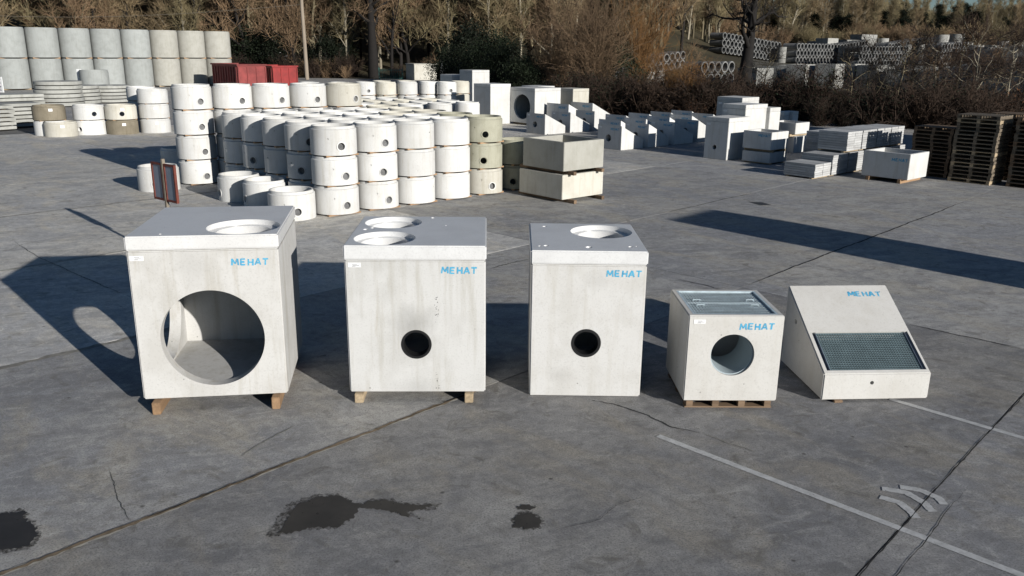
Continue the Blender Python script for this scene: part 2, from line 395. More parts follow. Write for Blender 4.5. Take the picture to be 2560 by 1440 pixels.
# far part of the yard: one sheet where joints can no longer be told apart
me = bpy.data.meshes.new('apron'); me.from_pydata([(-75, 40, -.012), (2, 40, -.012), (2, 58, -.012), (-4, 104, -.012), (-75, 104, -.012)], [], [(0, 1, 2, 3, 4)])
link('apron', me, 'groundpale', yard)
# joint fillers, cracks, paint, wet patches
def strip(name, pts, width, z, mat, jag=0.0, seed=0, wv=.25):
    if name == 'crack': width = [width*max(.12, min(1, 6*k/len(pts), 6*(len(pts)-1-k)/len(pts))) for k in range(len(pts))]
    return link(name, ribbon(pts, width, z, jag, seed, wv), mat, yard)
strip('joint_filler', line_pts(uv(-3, -6.31), uv(6.2, -6.29), .07, .004, 1), .055, .004, 'fillpale', .008, 1)
strip('joint_filler', line_pts(uv(-3, -6.315), uv(6.2, -6.295), .05, .004, 2), .040, .007, 'fill', .005, 2, .5)
strip('crack', line_pts(uv(2.2, -6.30), uv(3.7, -6.30), .04, .004, 3), .008, .010, 'crack', .003, 3, .7)
strip('crack', line_pts(uv(4.7, -6.29), uv(6.2, -6.29), .04, .004, 4), .006, .010, 'crack', .003, 4, .7)
for k, (n_, u0, u1) in enumerate(((-10.8, -3, 5.2), (-15.75, -4, 7.5), (-20.8, -4, 14))):
    strip('joint_filler', line_pts(uv(u0, n_), uv(u1, n_), .12, .01, 10+k), .10, .004, 'fillpale', .012, 10+k, .5)
strip('crack', line_pts(uv(3, -1.79), uv(16, -1.80), .08, .006, 20), .010, .005, 'crack', .003, 20, .7)
strip('crack', line_pts(uv(3.5, -1.56), uv(7.7, -1.60), .08, .008, 21), .007, .005, 'crack', .003, 21, .6)
strip('crack', line_pts(uv(12.2, -6.3), uv(24, -6.25), .12, .012, 22), .030, .005, 'crack', .008, 22)
strip('crack', line_pts(uv(16.5, -10.85), uv(21, -10.8), .12, .012, 23), .030, .005, 'crack', .008, 23)
def pixpath(pp, step, wob, seed):
    out = []
    P = [at(*q) for q in pp]
    for a, b in zip(P[:-1], P[1:]):
        s = line_pts(a, b, step, wob, seed); out += s if not out else s[1:]; seed += 1
    return out
for k, (pp, w, mt) in enumerate([
    ([(1470, 1000), (1540, 1012), (1620, 1040), (1680, 1068), (1760, 1085)], .014, 'crack'),
    ([(1760, 1085), (1900, 1135)], .010, 'fillpale'),
    ([(272, 1170), (290, 1240), (325, 1310)], .005, 'crack'),
    ([(1390, 1325), (1500, 1300), (1540, 1265), (1610, 1240)], .004, 'crack'),
    ([(2275, 812), (2380, 835), (2560, 872)], .018, 'crack'),
    ([(1225, 672), (1290, 655), (1325, 648)], .022, 'crack'),
    ([(30, 600), (90, 640), (200, 690), (330, 745)], .011, 'crack'),
    ([(590, 1150), (650, 1110), (745, 1060)], .010, 'fillpale'),
    ([(1695, 700), (1760, 712), (1800, 725)], .020, 'crack'),
    ([(2080, 790), (2200, 800)], .012, 'crack')]):
    strip('crack', pixpath(pp, .03, .008, 40+k*7), w, .006, mt, .003, 40+k, .6)
wl = []
for (a, b, w) in ((at(1645, 1090), at(2600, 1456), .075), (at(2225, 998), at(2600, 1108), .075)):
    strip('painted_line', line_pts(a, b, .02, .0002, 5), w, .0045, 'line', .0008, 6, .05)
for k, pp in enumerate(([(2250, 1218), (2300, 1226), (2345, 1245), (2360, 1262)], [(2205, 1222), (2265, 1232), (2310, 1258), (2332, 1280)], [(2200, 1243), (2250, 1258), (2278, 1280), (2290, 1296)])):
    strip('paint_mark', pixpath(pp, .015, .0004, 60+k), .075, .0048, 'line', .002, 61+k, .12)
def blot(pix, seed, mat='wet', z=.004, grow=1.0):
    P = [at(*q) for q in pix]; cc = sum(P, Vector())/len(P); P = [cc+(q-cc)*grow for q in P]
    if mat == 'wet': blot(pix, seed+50, 'damp', .0025, 1.15)
    rr = random.Random(seed); out = []
    for i in range(len(P)):
        a, b = P[i], P[(i+1) % len(P)]; n = max(2, int((b-a).length/.018))
        d = (b-a).normalized(); q = Vector((-d.y, d.x, 0))
        for k in range(n): out.append(a.lerp(b, k/n)+q*rr.gauss(0, .011))
    bm = bmesh.new(); bm.faces.new([bm.verts.new((p.x, p.y, z)) for p in out]); bmesh.ops.triangulate(bm, faces=bm.faces)
    bmesh.ops.recalc_face_normals(bm, faces=bm.faces)
    if bm.faces[0].normal.z < 0: bmesh.ops.reverse_faces(bm, faces=bm.faces)
    return link('wet_patch', tomesh(bm, 'wet_patch'), mat, yard)
blot([(698, 1334), (715, 1300), (745, 1262), (800, 1242), (850, 1240), (885, 1258), (905, 1262), (925, 1252), (960, 1250), (990, 1258), (1040, 1262), (1080, 1262), (1060, 1275), (1015, 1278), (1030, 1296), (980, 1280), (935, 1272), (900, 1270), (880, 1296), (845, 1318), (780, 1318), (730, 1332)], 1)
blot([(1282, 1300), (1300, 1283), (1330, 1282), (1354, 1300), (1350, 1318), (1310, 1324), (1285, 1318)], 2)
blot([(1290, 1270), (1310, 1262), (1338, 1268), (1325, 1276), (1300, 1276)], 3)
blot([(-20, 1290), (30, 1282), (62, 1278), (60, 1295), (85, 1310), (95, 1340), (70, 1366), (20, 1374), (-20, 1376)], 4)
blot([(1872, 505), (1905, 506), (1926, 512), (1900, 513)], 5)

# ------------------------------------------------------------------ lettering, labels
STROKES = {'M': [(0, 0, .08, 1), (.08, 1, .5, .25), (.5, .25, .92, 1), (.92, 1, 1, 0)], 'E': [(.1, 0, .1, 1), (.1, .93, .85, .93), (.1, .5, .75, .5), (.1, .07, .85, .07)],
           'H': [(.1, 0, .1, 1), (.9, 0, .9, 1), (.1, .5, .9, .5)], 'A': [(0, 0, .5, 1), (.5, 1, 1, 0), (.22, .32, .78, .32)], 'T': [(.5, 0, .5, 1), (0, .92, 1, .92)]}
def lettering(h, seed, word='MEHAT', tracking=1.28, width=.8, stroke=.25):
    "flat painted letters in the XZ plane facing -Y, lower left at 0"
    rr = random.Random(seed); bm = bmesh.new(); x = 0; k = 0
    for ch in word:
        w = h*width*(1.15 if ch == 'M' else 1)
        sh = rr.uniform(.0, .10); dz = rr.uniform(-.05, .05)*h
        for (x0, y0, x1, y1) in STROKES[ch]:
            a = Vector((x+x0*w+sh*y0*h, y0*h+dz)); b = Vector((x+x1*w+sh*y1*h, y1*h+dz)); d = (b-a).normalized(); q = Vector((-d.y, d.x))*h*stroke*.5*rr.uniform(.85, 1.15)
            yy = -.0005-.0004*(k % 7); k += 1
            fc = bm.faces.new([bm.verts.new((p.x, yy, p.y)) for p in (a-q, b-q, b+q, a+q)])
        x += w*tracking+h*.02
    bm.normal_update()
    for fc in list(bm.faces):
        if fc.normal.y > 0: fc.normal_flip()
    return tomesh(bm, 'lettering')
def sticker(parent, loc, w=.13, h=.05, rot=0.0):
    s = box('label_sticker', (w, .003, h), 'label', parent, loc, rot, 0)
    for i, (x, z, l) in enumerate(((.01, .62, .4), (.12, .36, .5), (-.05, .16, .3))):
        box('print_line', (w*l, .001, h*.10), 'ink', s, (x*w, -.0021, z*h), 0, 0)
    return s

# ------------------------------------------------------------------ the five display chambers
CH = {1: (-3.144, 8.175, .144, 1.484, 1.595, 1.76, .14), 2: (-1.021, 8.425, .031, 1.484, 1.557, 1.649, .11), 3: (.828, 8.616, -.004, 1.245, 1.439, 1.678, 0.0),
      4: (2.376, 8.305, .018, 1.015, .982, .971, .10), 5: (4.063, 8.553, .064, 1.223, 1.22, .979, .03)}
def chamber_empty(i, name, label):
    x, y, yaw, w, d, h, z0 = CH[i]
    c = Vector((x - .5*d*math.sin(yaw), y + .5*d*math.cos(yaw), z0))
    return tag(empty(name, c, yaw), label, 'chamber', 'concrete chambers lined up on display')
def on_front(i, px, py):
    "pixel -> local (x,z) on the chamber's front face"
    x, y, yaw, w, d, h, z0 = CH[i]
    dr = ray(px, py); nrm = Vector((math.sin(yaw), -math.cos(yaw), 0)); o = Vector((x, y, 0))
    t = (o-Vector((0, 0, CAMH))).dot(nrm)/dr.dot(nrm); P = Vector((0, 0, CAMH))+dr*t
    return ((P-o).dot(Vector((math.cos(yaw), math.sin(yaw), 0))), P.z-z0)
def on_top(i, px, py, hz=None):
    x, y, yaw, w, d, h, z0 = CH[i]; P = at(px, py, z0+(hz or h)); o = Vector((x - .5*d*math.sin(yaw), y + .5*d*math.cos(yaw), 0)); q = P-o
    return (q.x*math.cos(yaw)+q.y*math.sin(yaw), -q.x*math.sin(yaw)+q.y*math.cos(yaw))
def shell(w, d, h, t, tb, bev, cuts):
    inner = box_bm(w-2*t, d-2*t, h, 0, tb)
    return cut(box_bm(w, d, h, bev), [inner]+cuts, 30)
def lid_part(parent, i, w, d, h, tl, holes, pits, mat):
    cuts = []
    for (x, y, ro, ri) in holes:
        b1 = cyl_bm(ro, .2, 64, tl-.055, ro+.01); bmesh.ops.translate(b1, verts=b1.verts, vec=(x, y, 0)); cuts.append(b1)
        b2 = cyl_bm(ri, 1, 64, -.4); bmesh.ops.translate(b2, verts=b2.verts, vec=(x, y, 0)); cuts.append(b2)
    for (x, y, r) in pits:
        b3 = cyl_bm(r*.7, .1, 14, tl-.035, r*1.2); bmesh.ops.translate(b3, verts=b3.verts, vec=(x, y, 0)); cuts.append(b3)
    me = cut(box_bm(w+.016, d+.016, tl, .014), cuts, 30)
    return link('lid', me, mat, parent, (0, 0, h-tl))
def letters_on(parent, i, px, py, h, seed):
    x, y, yaw, w, d, hh, z0 = CH[i]; lx, lz = on_front(i, px, py)
    return link('lettering', lettering(h, seed), 'blue', parent, (lx, -d/2-.001, lz))
def timber(label, ctr, length, wd, ht, az, mat='timber', z=0, group='timber bearers under the display chambers', name='timber_bearer'):
    o = box(name, (length, wd, ht), mat, None, (ctr[0], ctr[1], z), az, .006)
    return tag(o, label, 'timber', group)
def loc_w(i, lx, ly):
    x, y, yaw, w, d, h, z0 = CH[i]; c, s = math.cos(yaw), math.sin(yaw); ox, oy = x-.5*d*s, y+.5*d*c
    return (ox+lx*c-ly*s, oy+lx*s+ly*c)

# 1: large chamber with round openings
x, y, yaw, w, d, h, z0 = CH[1]; tl = .145
c1 = chamber_empty(1, 'inspection_chamber', 'largest concrete chamber with a huge round front opening, raised on orange timbers')
ox, oz = on_front(1, 533, 846)
hole1 = hcyl(.525, .9, (ox, -d/2, oz), math.pi/2, 96); hole1b = hcyl(.50, .9, (-w/2, .02, oz+.0), 0, 96)
link('body', shell(w, d, h-tl-.006, .13, .13, .014, [hole1, hole1b]), 'c1', c1)
lx, ly = on_top(1, 609, 566)
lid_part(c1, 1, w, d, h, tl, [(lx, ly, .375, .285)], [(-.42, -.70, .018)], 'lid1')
letters_on(c1, 1, 580, 664, .070, 1)
sx, sz = on_front(1, 342, 652); sticker(c1, (sx, -d/2-.002, sz), .135, .05)
for lx_ in (-.60, .62):
    timber('long orange timber bearer under the largest chamber', loc_w(1, lx_, -.02), 1.75, .085, .135, yaw+math.pi/2, z=0.001)
# 2
x, y, yaw, w, d, h, z0 = CH[2]; tl = .155
c2 = chamber_empty(2, 'inspection_chamber', 'concrete chamber with two round lid openings and a black sealed pipe hole')
ox, oz = on_front(2, 1041, 861)
link('body', shell(w, d, h-tl-.006, .12, .12, .014, [hcyl(.165, .6, (ox, -d/2, oz), math.pi/2, 64)]), 'c2', c2)
hs = [on_top(2, 962, 595), on_top(2, 983, 558)]
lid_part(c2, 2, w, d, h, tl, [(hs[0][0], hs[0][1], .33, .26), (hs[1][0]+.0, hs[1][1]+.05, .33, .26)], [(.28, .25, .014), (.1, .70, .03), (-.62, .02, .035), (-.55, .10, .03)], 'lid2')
link('pipe_seal', tomesh(collar(.138, .164, .14, 48), 'pipe_seal', 30), 'seal', c2, (ox, -d/2-.004, oz))
letters_on(c2, 2, 1104, 684, .072, 2)
sx, sz = on_front(2, 886, 668); sticker(c2, (sx, -d/2-.002, sz), .135, .05)
rr = random.Random(4)
for k in range(26):
    px_, py_ = 1092+rr.gauss(0, 3), rr.choice([rr.uniform(738, 812), rr.uniform(930, 970), rr.uniform(740, 790)])
    a_, b_ = on_front(2, px_, py_); r_ = rr.uniform(.002, .006)
    bm = bmesh.new(); bmesh.ops.create_circle(bm, cap_ends=True, segments=7, radius=r_); bmesh.ops.rotate(bm, verts=bm.verts, matrix=Matrix.Rotation(math.pi/2, 3, 'X'))
    link('blow_hole', tomesh(bm, 'blow_hole'), 'crack', c2, (a_, -d/2-.0015, b_))
for lx_, l_ in ((-.64, 'short pale timber bearer under the two-hole chamber'), (.56, 'short pale timber bearer under the two-hole chamber')):
    timber(l_, loc_w(2, lx_, -.0), 1.66, .095, .106, yaw+math.pi/2, 'timber_pale', .001)
# 3
x, y, yaw, w, d, h, z0 = CH[3]; tl = .15
c3 = chamber_empty(3, 'inspection_chamber', 'narrow tall concrete chamber standing directly on the yard with one lid opening')
ox, oz = on_front(3, 1465, 858)
link('body', shell(w, d, h-tl-.006, .12, .12, .014, [hcyl(.165, .6, (ox, -d/2, oz), math.pi/2, 64)]), 'c3', c3)
lx, ly = on_top(3, 1503, 579)
pits = [(*on_top(3, 1362, 566), .03), (*on_top(3, 1366, 614), .035), (*on_top(3, 1350, 615), .022), (*on_top(3, 1473, 618), .045), (*on_top(3, 1577, 617), .03), (*on_top(3, 1592, 616), .014)]
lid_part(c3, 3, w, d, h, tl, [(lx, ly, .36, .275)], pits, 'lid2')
link('pipe_seal', tomesh(collar(.134, .164, .13, 48), 'pipe_seal', 30), 'seal', c3, (ox, -d/2-.004, oz))
letters_on(c3, 3, 1517, 692, .072, 3)
# 4: grated inlet chamber on a pallet
x, y, yaw, w, d, h, z0 = CH[4]
c4 = chamber_empty(4, 'grated_chamber', 'cubic concrete gully chamber with flat steel grating on top, on a wooden pallet')
ox, oz = on_front(4, 1831, 888)
slot = box_bm(w-.10, d-.10, .2, 0, h-.045)
link('body', shell(w, d, h, .10, .10, .010, [hcyl(.235, .6, (ox, -d/2, oz), math.pi/2, 72), slot]), 'c4', c4)
def grating(name, parent, gw, gd, nb, ncross, depth, loc, mat='galv', along='y'):
    "bar grating panel: edge band plus bearing bars and cross rods, joined into one part"
    bm = bmesh.new(); tb = .006
    for s in (-1, 1):
        box_bm(gw, tb, depth, 0, 0, bm, (0, s*(gd-tb)/2)); box_bm(tb, gd-2*tb-.002, depth-.001, 0, 0, bm, (s*(gw-tb)/2, 0))
    for i in range(nb):
        t = (i+.5)/nb-.5
        if along == 'y': box_bm(.0105, gd-2*tb-.002, depth-.002, 0, 0, bm, (t*(gw-2*tb), 0))
        else: box_bm(gw-2*tb-.002, .005, depth-.002, 0, 0, bm, (0, t*(gd-2*tb)))
    for i in range(ncross):
        t = (i+.5)/ncross-.5
        if along == 'y': box_bm(gw-2*tb-.004, .004, depth*.45, 0, depth*.5, bm, (0, t*(gd-2*tb)))
        else: box_bm(.004, gd-2*tb-.004, depth*.45, 0, depth*.5, bm, (t*(gw-2*tb), 0))
    o = link(name, tomesh(bm, name), mat, parent, loc); o['kind'] = 'stuff'; return o
M['liner'] = plain('grey_pipe_liner', (.42, .49, .52), .35, var=.1, scale=3)
lin = collar(.222, .2335, .52, 64); link('pipe_liner', tomesh(lin, 'pipe_liner', 30), 'liner', c4, (ox, -d/2+.03, oz))
fr = bmesh.new(); W4, D4 = w-.106, d-.106
for s in (-1, 1):
    box_bm(W4, .022, .044, 0, 0, fr, (0, s*(D4-.022)/2)); box_bm(.022, D4-.046, .044, 0, 0, fr, (s*(W4-.022)/2, 0))
link('grating_frame', tomesh(fr, 'grating_frame'), 'galv', c4, (0, 0, h-.044))
for s in (-1, 1):
    gp = grating('grating_panel', c4, W4-.05, (D4-.05)/2-.006, 26, 7, .022, (0, s*((D4-.05)/4), h-.034))
    for t in (-.30, .30):
        bm = bmesh.new(); box_bm(.085, .008, .008, 0, .035, bm, (t, 0)); box_bm(.007, .007, .030, 0, .006, bm, (t-.038, 0)); box_bm(.007, .007, .030, 0, .006, bm, (t+.038, 0))
        link('lifting_handle', tomesh(bm, 'lifting_handle'), 'galv', gp, (0, .09 if s < 0 else -.13, 0))
letters_on(c4, 4, 1850, 824, .070, 4)
sx, sz = on_front(4, 1749, 809); sticker(c4, (sx, -d/2-.002, sz), .125, .045)
def pallet(name, label, ctr, az, L=1.2, Wd=1.0, z=0, mat='pallet', group=None, H=.125):
    t = tag(empty(name, (ctr[0], ctr[1], z), az), label, 'pallet', group)
    bh = .018
    for k in range(5): box('deck_board', (L, Wd*.145, bh), mat, t, (0, (k/4-.5)*Wd*.855, H-bh), 0, 0)
    for k in range(3): box('bearer', (.09, Wd, H-2*bh-.022), mat, t, ((k-1)*(L-.1)/2, 0, bh), 0, 0)
    for k in range(3): box('cross_board', (.092, Wd, .0218), mat, t, ((k-1)*(L-.1)/2, 0, H-bh-.022), 0, 0)
    for k in range(3): box('bottom_board', (L, .10, bh), mat, t, (0, (k-1)*(Wd-.1)/2, 0), 0, 0)
    return t
# pallet under chamber 4: bearers seen end on
pt = tag(empty('pallet', (*loc_w(4, 0, .02), .001), yaw), 'weathered wooden pallet carrying the grated cube chamber', 'pallet')
for k in range(4): box('bearer', (.075, .96, .066), 'timber_old', pt, ((k-1.5)*.285, 0, .017), 0, .004)
for k in range(3): box('bottom_board', (.95, .10, .016), 'timber_old', pt, (0, (k-1)*.42, 0), 0, 0)
for k in range(6): box('deck_board', (.95, .12, .014), 'timber_old', pt, (0, (k-2.5)*.165, .084), 0, 0)
# 5: sloped inlet headwall with grating
x, y, yaw, w, d, h, z0 = CH[5]; hf = .305
def wedge_bm(w, d, h, hf, bev=.012):
    bm = bmesh.new(); P = [(-d/2, 0), (-d/2, hf), (d/2, h), (d/2, 0)]
    a = [bm.verts.new((-w/2, q[0], q[1])) for q in P]; b = [bm.verts.new((w/2, q[0], q[1])) for q in P]
    bm.faces.new(a); bm.faces.new(b[::-1])
    for k in range(4): bm.faces.new((a[k], b[k], b[(k+1) % 4], a[(k+1) % 4]))
    bmesh.ops.recalc_face_normals(bm, faces=bm.faces)
    if bev: bmesh.ops.bevel(bm, geom=list(bm.edges), offset=bev, segments=2, affect='EDGES')
    return bm
c5 = chamber_empty(5, 'sloped_headwall', 'wedge-shaped concrete inlet with a sloping steel grating over its low end')
sl_ang = math.atan2(h-hf, d); sl_len = math.hypot(d, h-hf)
def slope_box(sx, s0, s1, depth):      # box sunk into the slope between s0..s1 along it
    bm = box_bm(sx, (s1-s0), depth, 0, -depth+.02, None, (0, (s0+s1)/2))
    bmesh.ops.rotate(bm, verts=bm.verts, matrix=Matrix.Rotation(sl_ang, 3, 'X')); bmesh.ops.translate(bm, verts=bm.verts, vec=(0, -d/2, hf)); return bm
def on_slope(px, py):
    x, y, yaw, w, d, h, z0 = CH[5]; o = Vector((x - .5*d*math.sin(yaw), y + .5*d*math.cos(yaw), z0)); c, s = math.cos(yaw), math.sin(yaw)
    C = Vector((0, 0, CAMH))-o; D = ray(px, py)
    lc = Vector((C.x*c+C.y*s, -C.x*s+C.y*c, C.z)); ld = Vector((D.x*c+D.y*s, -D.x*s+D.y*c, D.z))
    nrm = Vector((0, -math.sin(sl_ang), math.cos(sl_ang))); p0 = Vector((0, -d/2, hf))
    q = lc+ld*((p0-lc).dot(nrm)/ld.dot(nrm)); return q.x, ((q-p0).dot(Vector((0, math.cos(sl_ang), math.sin(sl_ang)))))
s_lo, s_hi = on_slope(2180, 925)[1], on_slope(2150, 829)[1]
gx0, gx1 = on_slope(2028, 829)[0], on_slope(2268, 829)[0]; gw = (gx1-gx0); gxc = (gx0+gx1)/2
inner = wedge_bm(w-.22, d-.24, h-.32, hf-.17, 0); bmesh.ops.translate(inner, verts=inner.verts, vec=(0, 0, .08))
mo = slope_box(gw, s_lo, s_hi, .30); bmesh.ops.translate(mo, verts=mo.verts, vec=(gxc, 0, 0))
fx, fz = on_front(5, 2180, 957)
fh = hcyl(.022, .10, (fx, -d/2, fz), math.pi/2, 20); sh_ = hcyl(.03, .1, (-w/2, .28, .62), 0, 20)
link('body', cut(wedge_bm(w, d, h, hf), [inner, mo, fh, sh_], 30), 'c4', c5)
gr = grating('grating_panel', c5, gw-.10, (s_hi-s_lo)-.02, 20, 34, .022, (0, 0, 0), 'galv_mid', 'x')
gr.rotation_euler = (sl_ang, 0, 0); ctr = Vector((gxc, -d/2+math.cos(sl_ang)*(s_lo+s_hi)/2, hf+math.sin(sl_ang)*(s_lo+s_hi)/2)); nn = Vector((0, -math.sin(sl_ang), math.cos(sl_ang)))
gr.location = ctr-nn*.034
for s in (-1, 1):
    bm = bmesh.new(); L5 = s_hi-s_lo-.01
    box_bm(.040, L5, .006, 0, 0, bm); box_bm(.006, L5-.002, .045, 0, .006, bm, (-s*.017, 0)); box_bm(.005, L5-.004, .035, 0, .006, bm, (s*.016, 0))
    q = link('side_channel', tomesh(bm, 'side_channel'), 'galv_dark', c5, ctr-nn*.052+Vector((s*(gw/2-.023), 0, 0))); q.rotation_euler = (sl_ang, 0, 0)
ll = on_slope(2123, 741); lt = link('lettering', lettering(.078, 5), 'blue', c5)
lt.rotation_euler = (sl_ang-math.pi/2, 0, 0); lt.location = Vector((ll[0], -d/2+math.cos(sl_ang)*ll[1], hf+math.sin(sl_ang)*ll[1]))+nn*.001
for lx_, ln_ in ((-.42, 1.27), (.42, 1.05)):
    timber('thin dark packing board under the wedge-shaped inlet', loc_w(5, lx_, 0), ln_, .10, .028, yaw+math.pi/2, 'timber_old', .001)

# ------------------------------------------------------------------ manhole rings
def ring_mesh(Ro, t, h, holes, sock=True, seg=56):
    prof = [(Ro-t, 0), (Ro, 0), (Ro, h-.075), (Ro-.012, h-.062), (Ro-.03, h-.058), (Ro-.038, h), (Ro-t+.008, h), (Ro-t, h-.008)]
    cuts = []
    for az, z, r in holes: cuts.append(hcyl(r, t*3, (Ro*math.cos(az), Ro*math.sin(az), z), az, 28))
    if sock:
        for az in (R(-32), R(148)): cuts.append(hcyl(.018, .05, (Ro*math.cos(az), Ro*math.sin(az), .37), az, 10))
    bm = lathe(prof, seg)
    return cut(bm, cuts, 35) if cuts else tomesh(bm, 'ring', 35)
RS, RH = .525, .640
HR = .083
RM = {'one': (ring_mesh(RS, .085, RH, [(0, .20, HR)]), [0]), 'two': (ring_mesh(RS, .085, RH, [(0, .20, HR), (R(-88), .21, HR)]), [0, R(-88)]), 'none': (ring_mesh(RS, .085, RH, []), []),
      'thru': (ring_mesh(RS, .085, RH, [(0, .20, HR), (math.pi, .20, HR)]), [0, math.pi])}
TH = .76; RM['tall'] = (ring_mesh(RS, .085, TH, []), [])
BS, BH = .635, .60
BM_ = {'one': (ring_mesh(BS, .10, BH, [(0, .24, .10)]), [0]), 'none': (ring_mesh(BS, .10, BH, []), [])}
sock_me = tomesh(collar(HR+.002, HR+.026, .03, 28), 'pipe_socket', 30); sock_b = tomesh(collar(.102, .118, .03, 28), 'pipe_socket', 30)
M['plug'] = plain('grey_socket_plug', (.15, .15, .15), .8, var=.3, scale=20)
_pb = cyl_bm(HR+.003, .012, 28); bmesh.ops.rotate(_pb, verts=_pb.verts, matrix=Matrix.Rotation(-math.pi/2, 3, 'X')); plug_me = tomesh(_pb, 'socket_plug')
def ring(kind, xy, z, az, mat, label, group, big=False, label_on=False):
    me, hz = (BM_ if big else RM)[kind]; Ro = BS if big else RS
    o = link('manhole_ring', me, mat, None, (xy[0], xy[1], z), az)
    tag(o, label, 'concrete ring', group)
    for a in hz:
        c = link('pipe_socket', sock_b if big else sock_me, 'white' if mat in ('white', 'cream') else mat, o, ((Ro+.004)*math.cos(a), (Ro+.004)*math.sin(a), .24 if big else .20), a+math.pi/2)
    if not big and mat in ('white', 'cream'):
        for a in hz: link('socket_plug', plug_me, 'plug', o, ((Ro-.072)*math.cos(a), (Ro-.072)*math.sin(a), .20), a+math.pi/2)
    if label_on:
        a = math.atan2(-xy[1], -xy[0])-az+R(6); s = box('label_sticker', (.15, .012, .11), 'label', o, ((Ro-.002)*math.cos(a), (Ro-.002)*math.sin(a), BH*.62), a+math.pi/2, 0)
    return o
BAT = .036
bat_me = {}
def battens(xy, z, az, group, label, Ro=RS, mat='timber'):
    for s in (-1, 1):
        q = Vector((xy[0]-math.sin(az)*s*.33, xy[1]+math.cos(az)*s*.33))
        o = box('timber_batten', (Ro*1.62, .10, BAT), mat, None, (q.x, q.y, z), az, 0); tag(o, label, 'timber', group)
AZH = R(-55)
def stack_rings(xy, n, kinds, azs, mats, label, group, batt=True, ground_bat=True, blabel='', bgroup=''):
    z = .001
    for k in range(n):
        if batt and (k > 0 or ground_bat):
            battens(xy, z, A_U-R(4)+random.uniform(-.06, .06), bgroup, blabel); z += BAT
        ring(kinds[k % len(kinds)], (xy[0]+random.uniform(-.012, .012), xy[1]+random.uniform(-.012, .012)), z, azs[k % len(azs)]+random.uniform(-.1, .1), mats[k % len(mats)], label.replace('@', {2: ('lower', 'upper'), 3: ('bottom', 'middle', 'top'), 4: ('bottom', 'second lowest', 'second highest', 'top')}[n][k]), group)
        z += RH
    return z
e1 = Vector((.828, .775)); e2 = Vector((-.80, .875))
P0 = Vector((-4.14, 19.18))
labA = ['white manhole ring in a three-high stack at the sign-side corner of the block', 'white manhole ring in the three-high stacks facing the display chambers']
for i in range(5):
    for j in range(5):
        p = P0+e1*i+e2*j
        front = (j == 0)
        if i == 4 and j == 0:
            lab, mt, kd, az = '@ yellowish grey ring of the end stack beside the shaded pair', ['cream', 'olive', 'olive'], ['one', 'one', 'one'], [R(-62), R(-82), R(-80)]
        elif front:
            lab, mt = '@ ring of the %s white front-row stack from the yellowish end stack' % ORD[3-i], ['white']
            kd = [['one'], ['one'], ['two', 'two', 'none'], ['none'], []][i]; az = [[R(-50), R(-50), R(-57)], [R(-50), R(-55), R(-52)], [R(-60)+R(0), R(-62), R(-60)], [R(40)], []][i]
            if i == 2: kd, az = ['one', 'one', 'none'], [R(-165), R(-165), 0]
        elif i == 0:
            lab, mt, kd, az = '@ ring of the %s shaded flank stack, counted from the sunlit corner stack' % ORD[j-1], ['white'], [['none', 'two', 'one'], ['none', 'none', 'none'], ['none', 'two', 'none'], ['none']][j-1], [R(-70), R(-100), R(-65)]
        else:
            lab, mt, kd, az = 'white manhole ring inside the three-high block, only its rim showing', [random.choice(['white', 'white', 'cream', 'white'])], ['none'], [random.uniform(0, 6)]
        if i == 4 and j == 1: mt = ['olive']
        stack_rings(p, 3, kd, az, mt, lab, 'manhole rings stacked three high', True, True, 'thin timber batten between rings of the three-high stacks', 'battens between the three-high rings')
p = P0+e1*5.02+Vector((.05, .05))
stack_rings(p, 2, ['one', 'two'], [R(-95), R(-60)], ['olive', 'olive'], '@ grey manhole ring of the shaded pair beside the big open boxes', 'shaded pair of manhole rings', True, True, 'timber batten under the shaded two-high rings', 'battens under the shaded rings')
# four-high row
b0 = Vector((-8.88, 23.35)); eb = Vector((.945, .50))
for i in range(5):
    p = b0+eb*i
    stack_rings(p, 4, ['one'], [R(-45)+.02*i], ['white', 'white', 'white', 'cream' if i == 4 else 'white'], '@ ring of the %s four-high stack, counted from the free corner behind the sign' % ORD[i], 'manhole rings stacked four high' if i else 'manhole rings of the four-high corner stack', True, True, 'timber batten between rings of the four-high row', 'battens between the four-high rings')
# two-high block behind
c0 = Vector((-6.4, 32.3)); ec = Vector((1.10, .88)); ec2 = Vector((-.86, 1.02))
for i in range(5):
    for j in range(4):
        p = c0+ec*i+ec2*j
        for k in range(2):
            ring('tall', (p.x+random.uniform(-.03, .03), p.y+random.uniform(-.03, .03)), .001+k*(TH+BAT+.001), random.uniform(0, 6), random.choice(['white', 'white', 'cream']), 'pale manhole ring in the two-high block between the tall stacks', 'manhole rings stacked two high')
            if k: battens(p, .0015+TH, A_U, 'battens between the two-high rings', 'timber batten between rings of the two-high block')
for i, (px_, py_, mt) in enumerate(((-10.4, 43.2, 'white'), (-8.95, 43.6, 'white'), (-7.75, 44.2, 'white'), (-6.72, 44.6, 'cream'), (-5.65, 45.0, 'white'), (-4.62, 45.9, 'white'), (-3.62, 45.6, 'white'), (-3.0, 46.9, 'cream'), (-7.2, 46.2, 'cream'), (-5.9, 46.6, 'cream'))):
    for k in range(3):
        ring('one' if i in (2, 6) else 'none', (px_, py_), .001+k*(RH+BAT+.001), R(-60), mt, '%s ring of the %s stack in the distant row, counted from the tall chambers' % (('bottom', 'middle', 'top')[k], ORD[9-i]), 'manhole rings in the distant row')
        if k: battens((px_, py_), .001+k*(RH+BAT+.001)-BAT-.0005, A_U, 'battens in the distant row', 'timber batten between rings of the distant row')
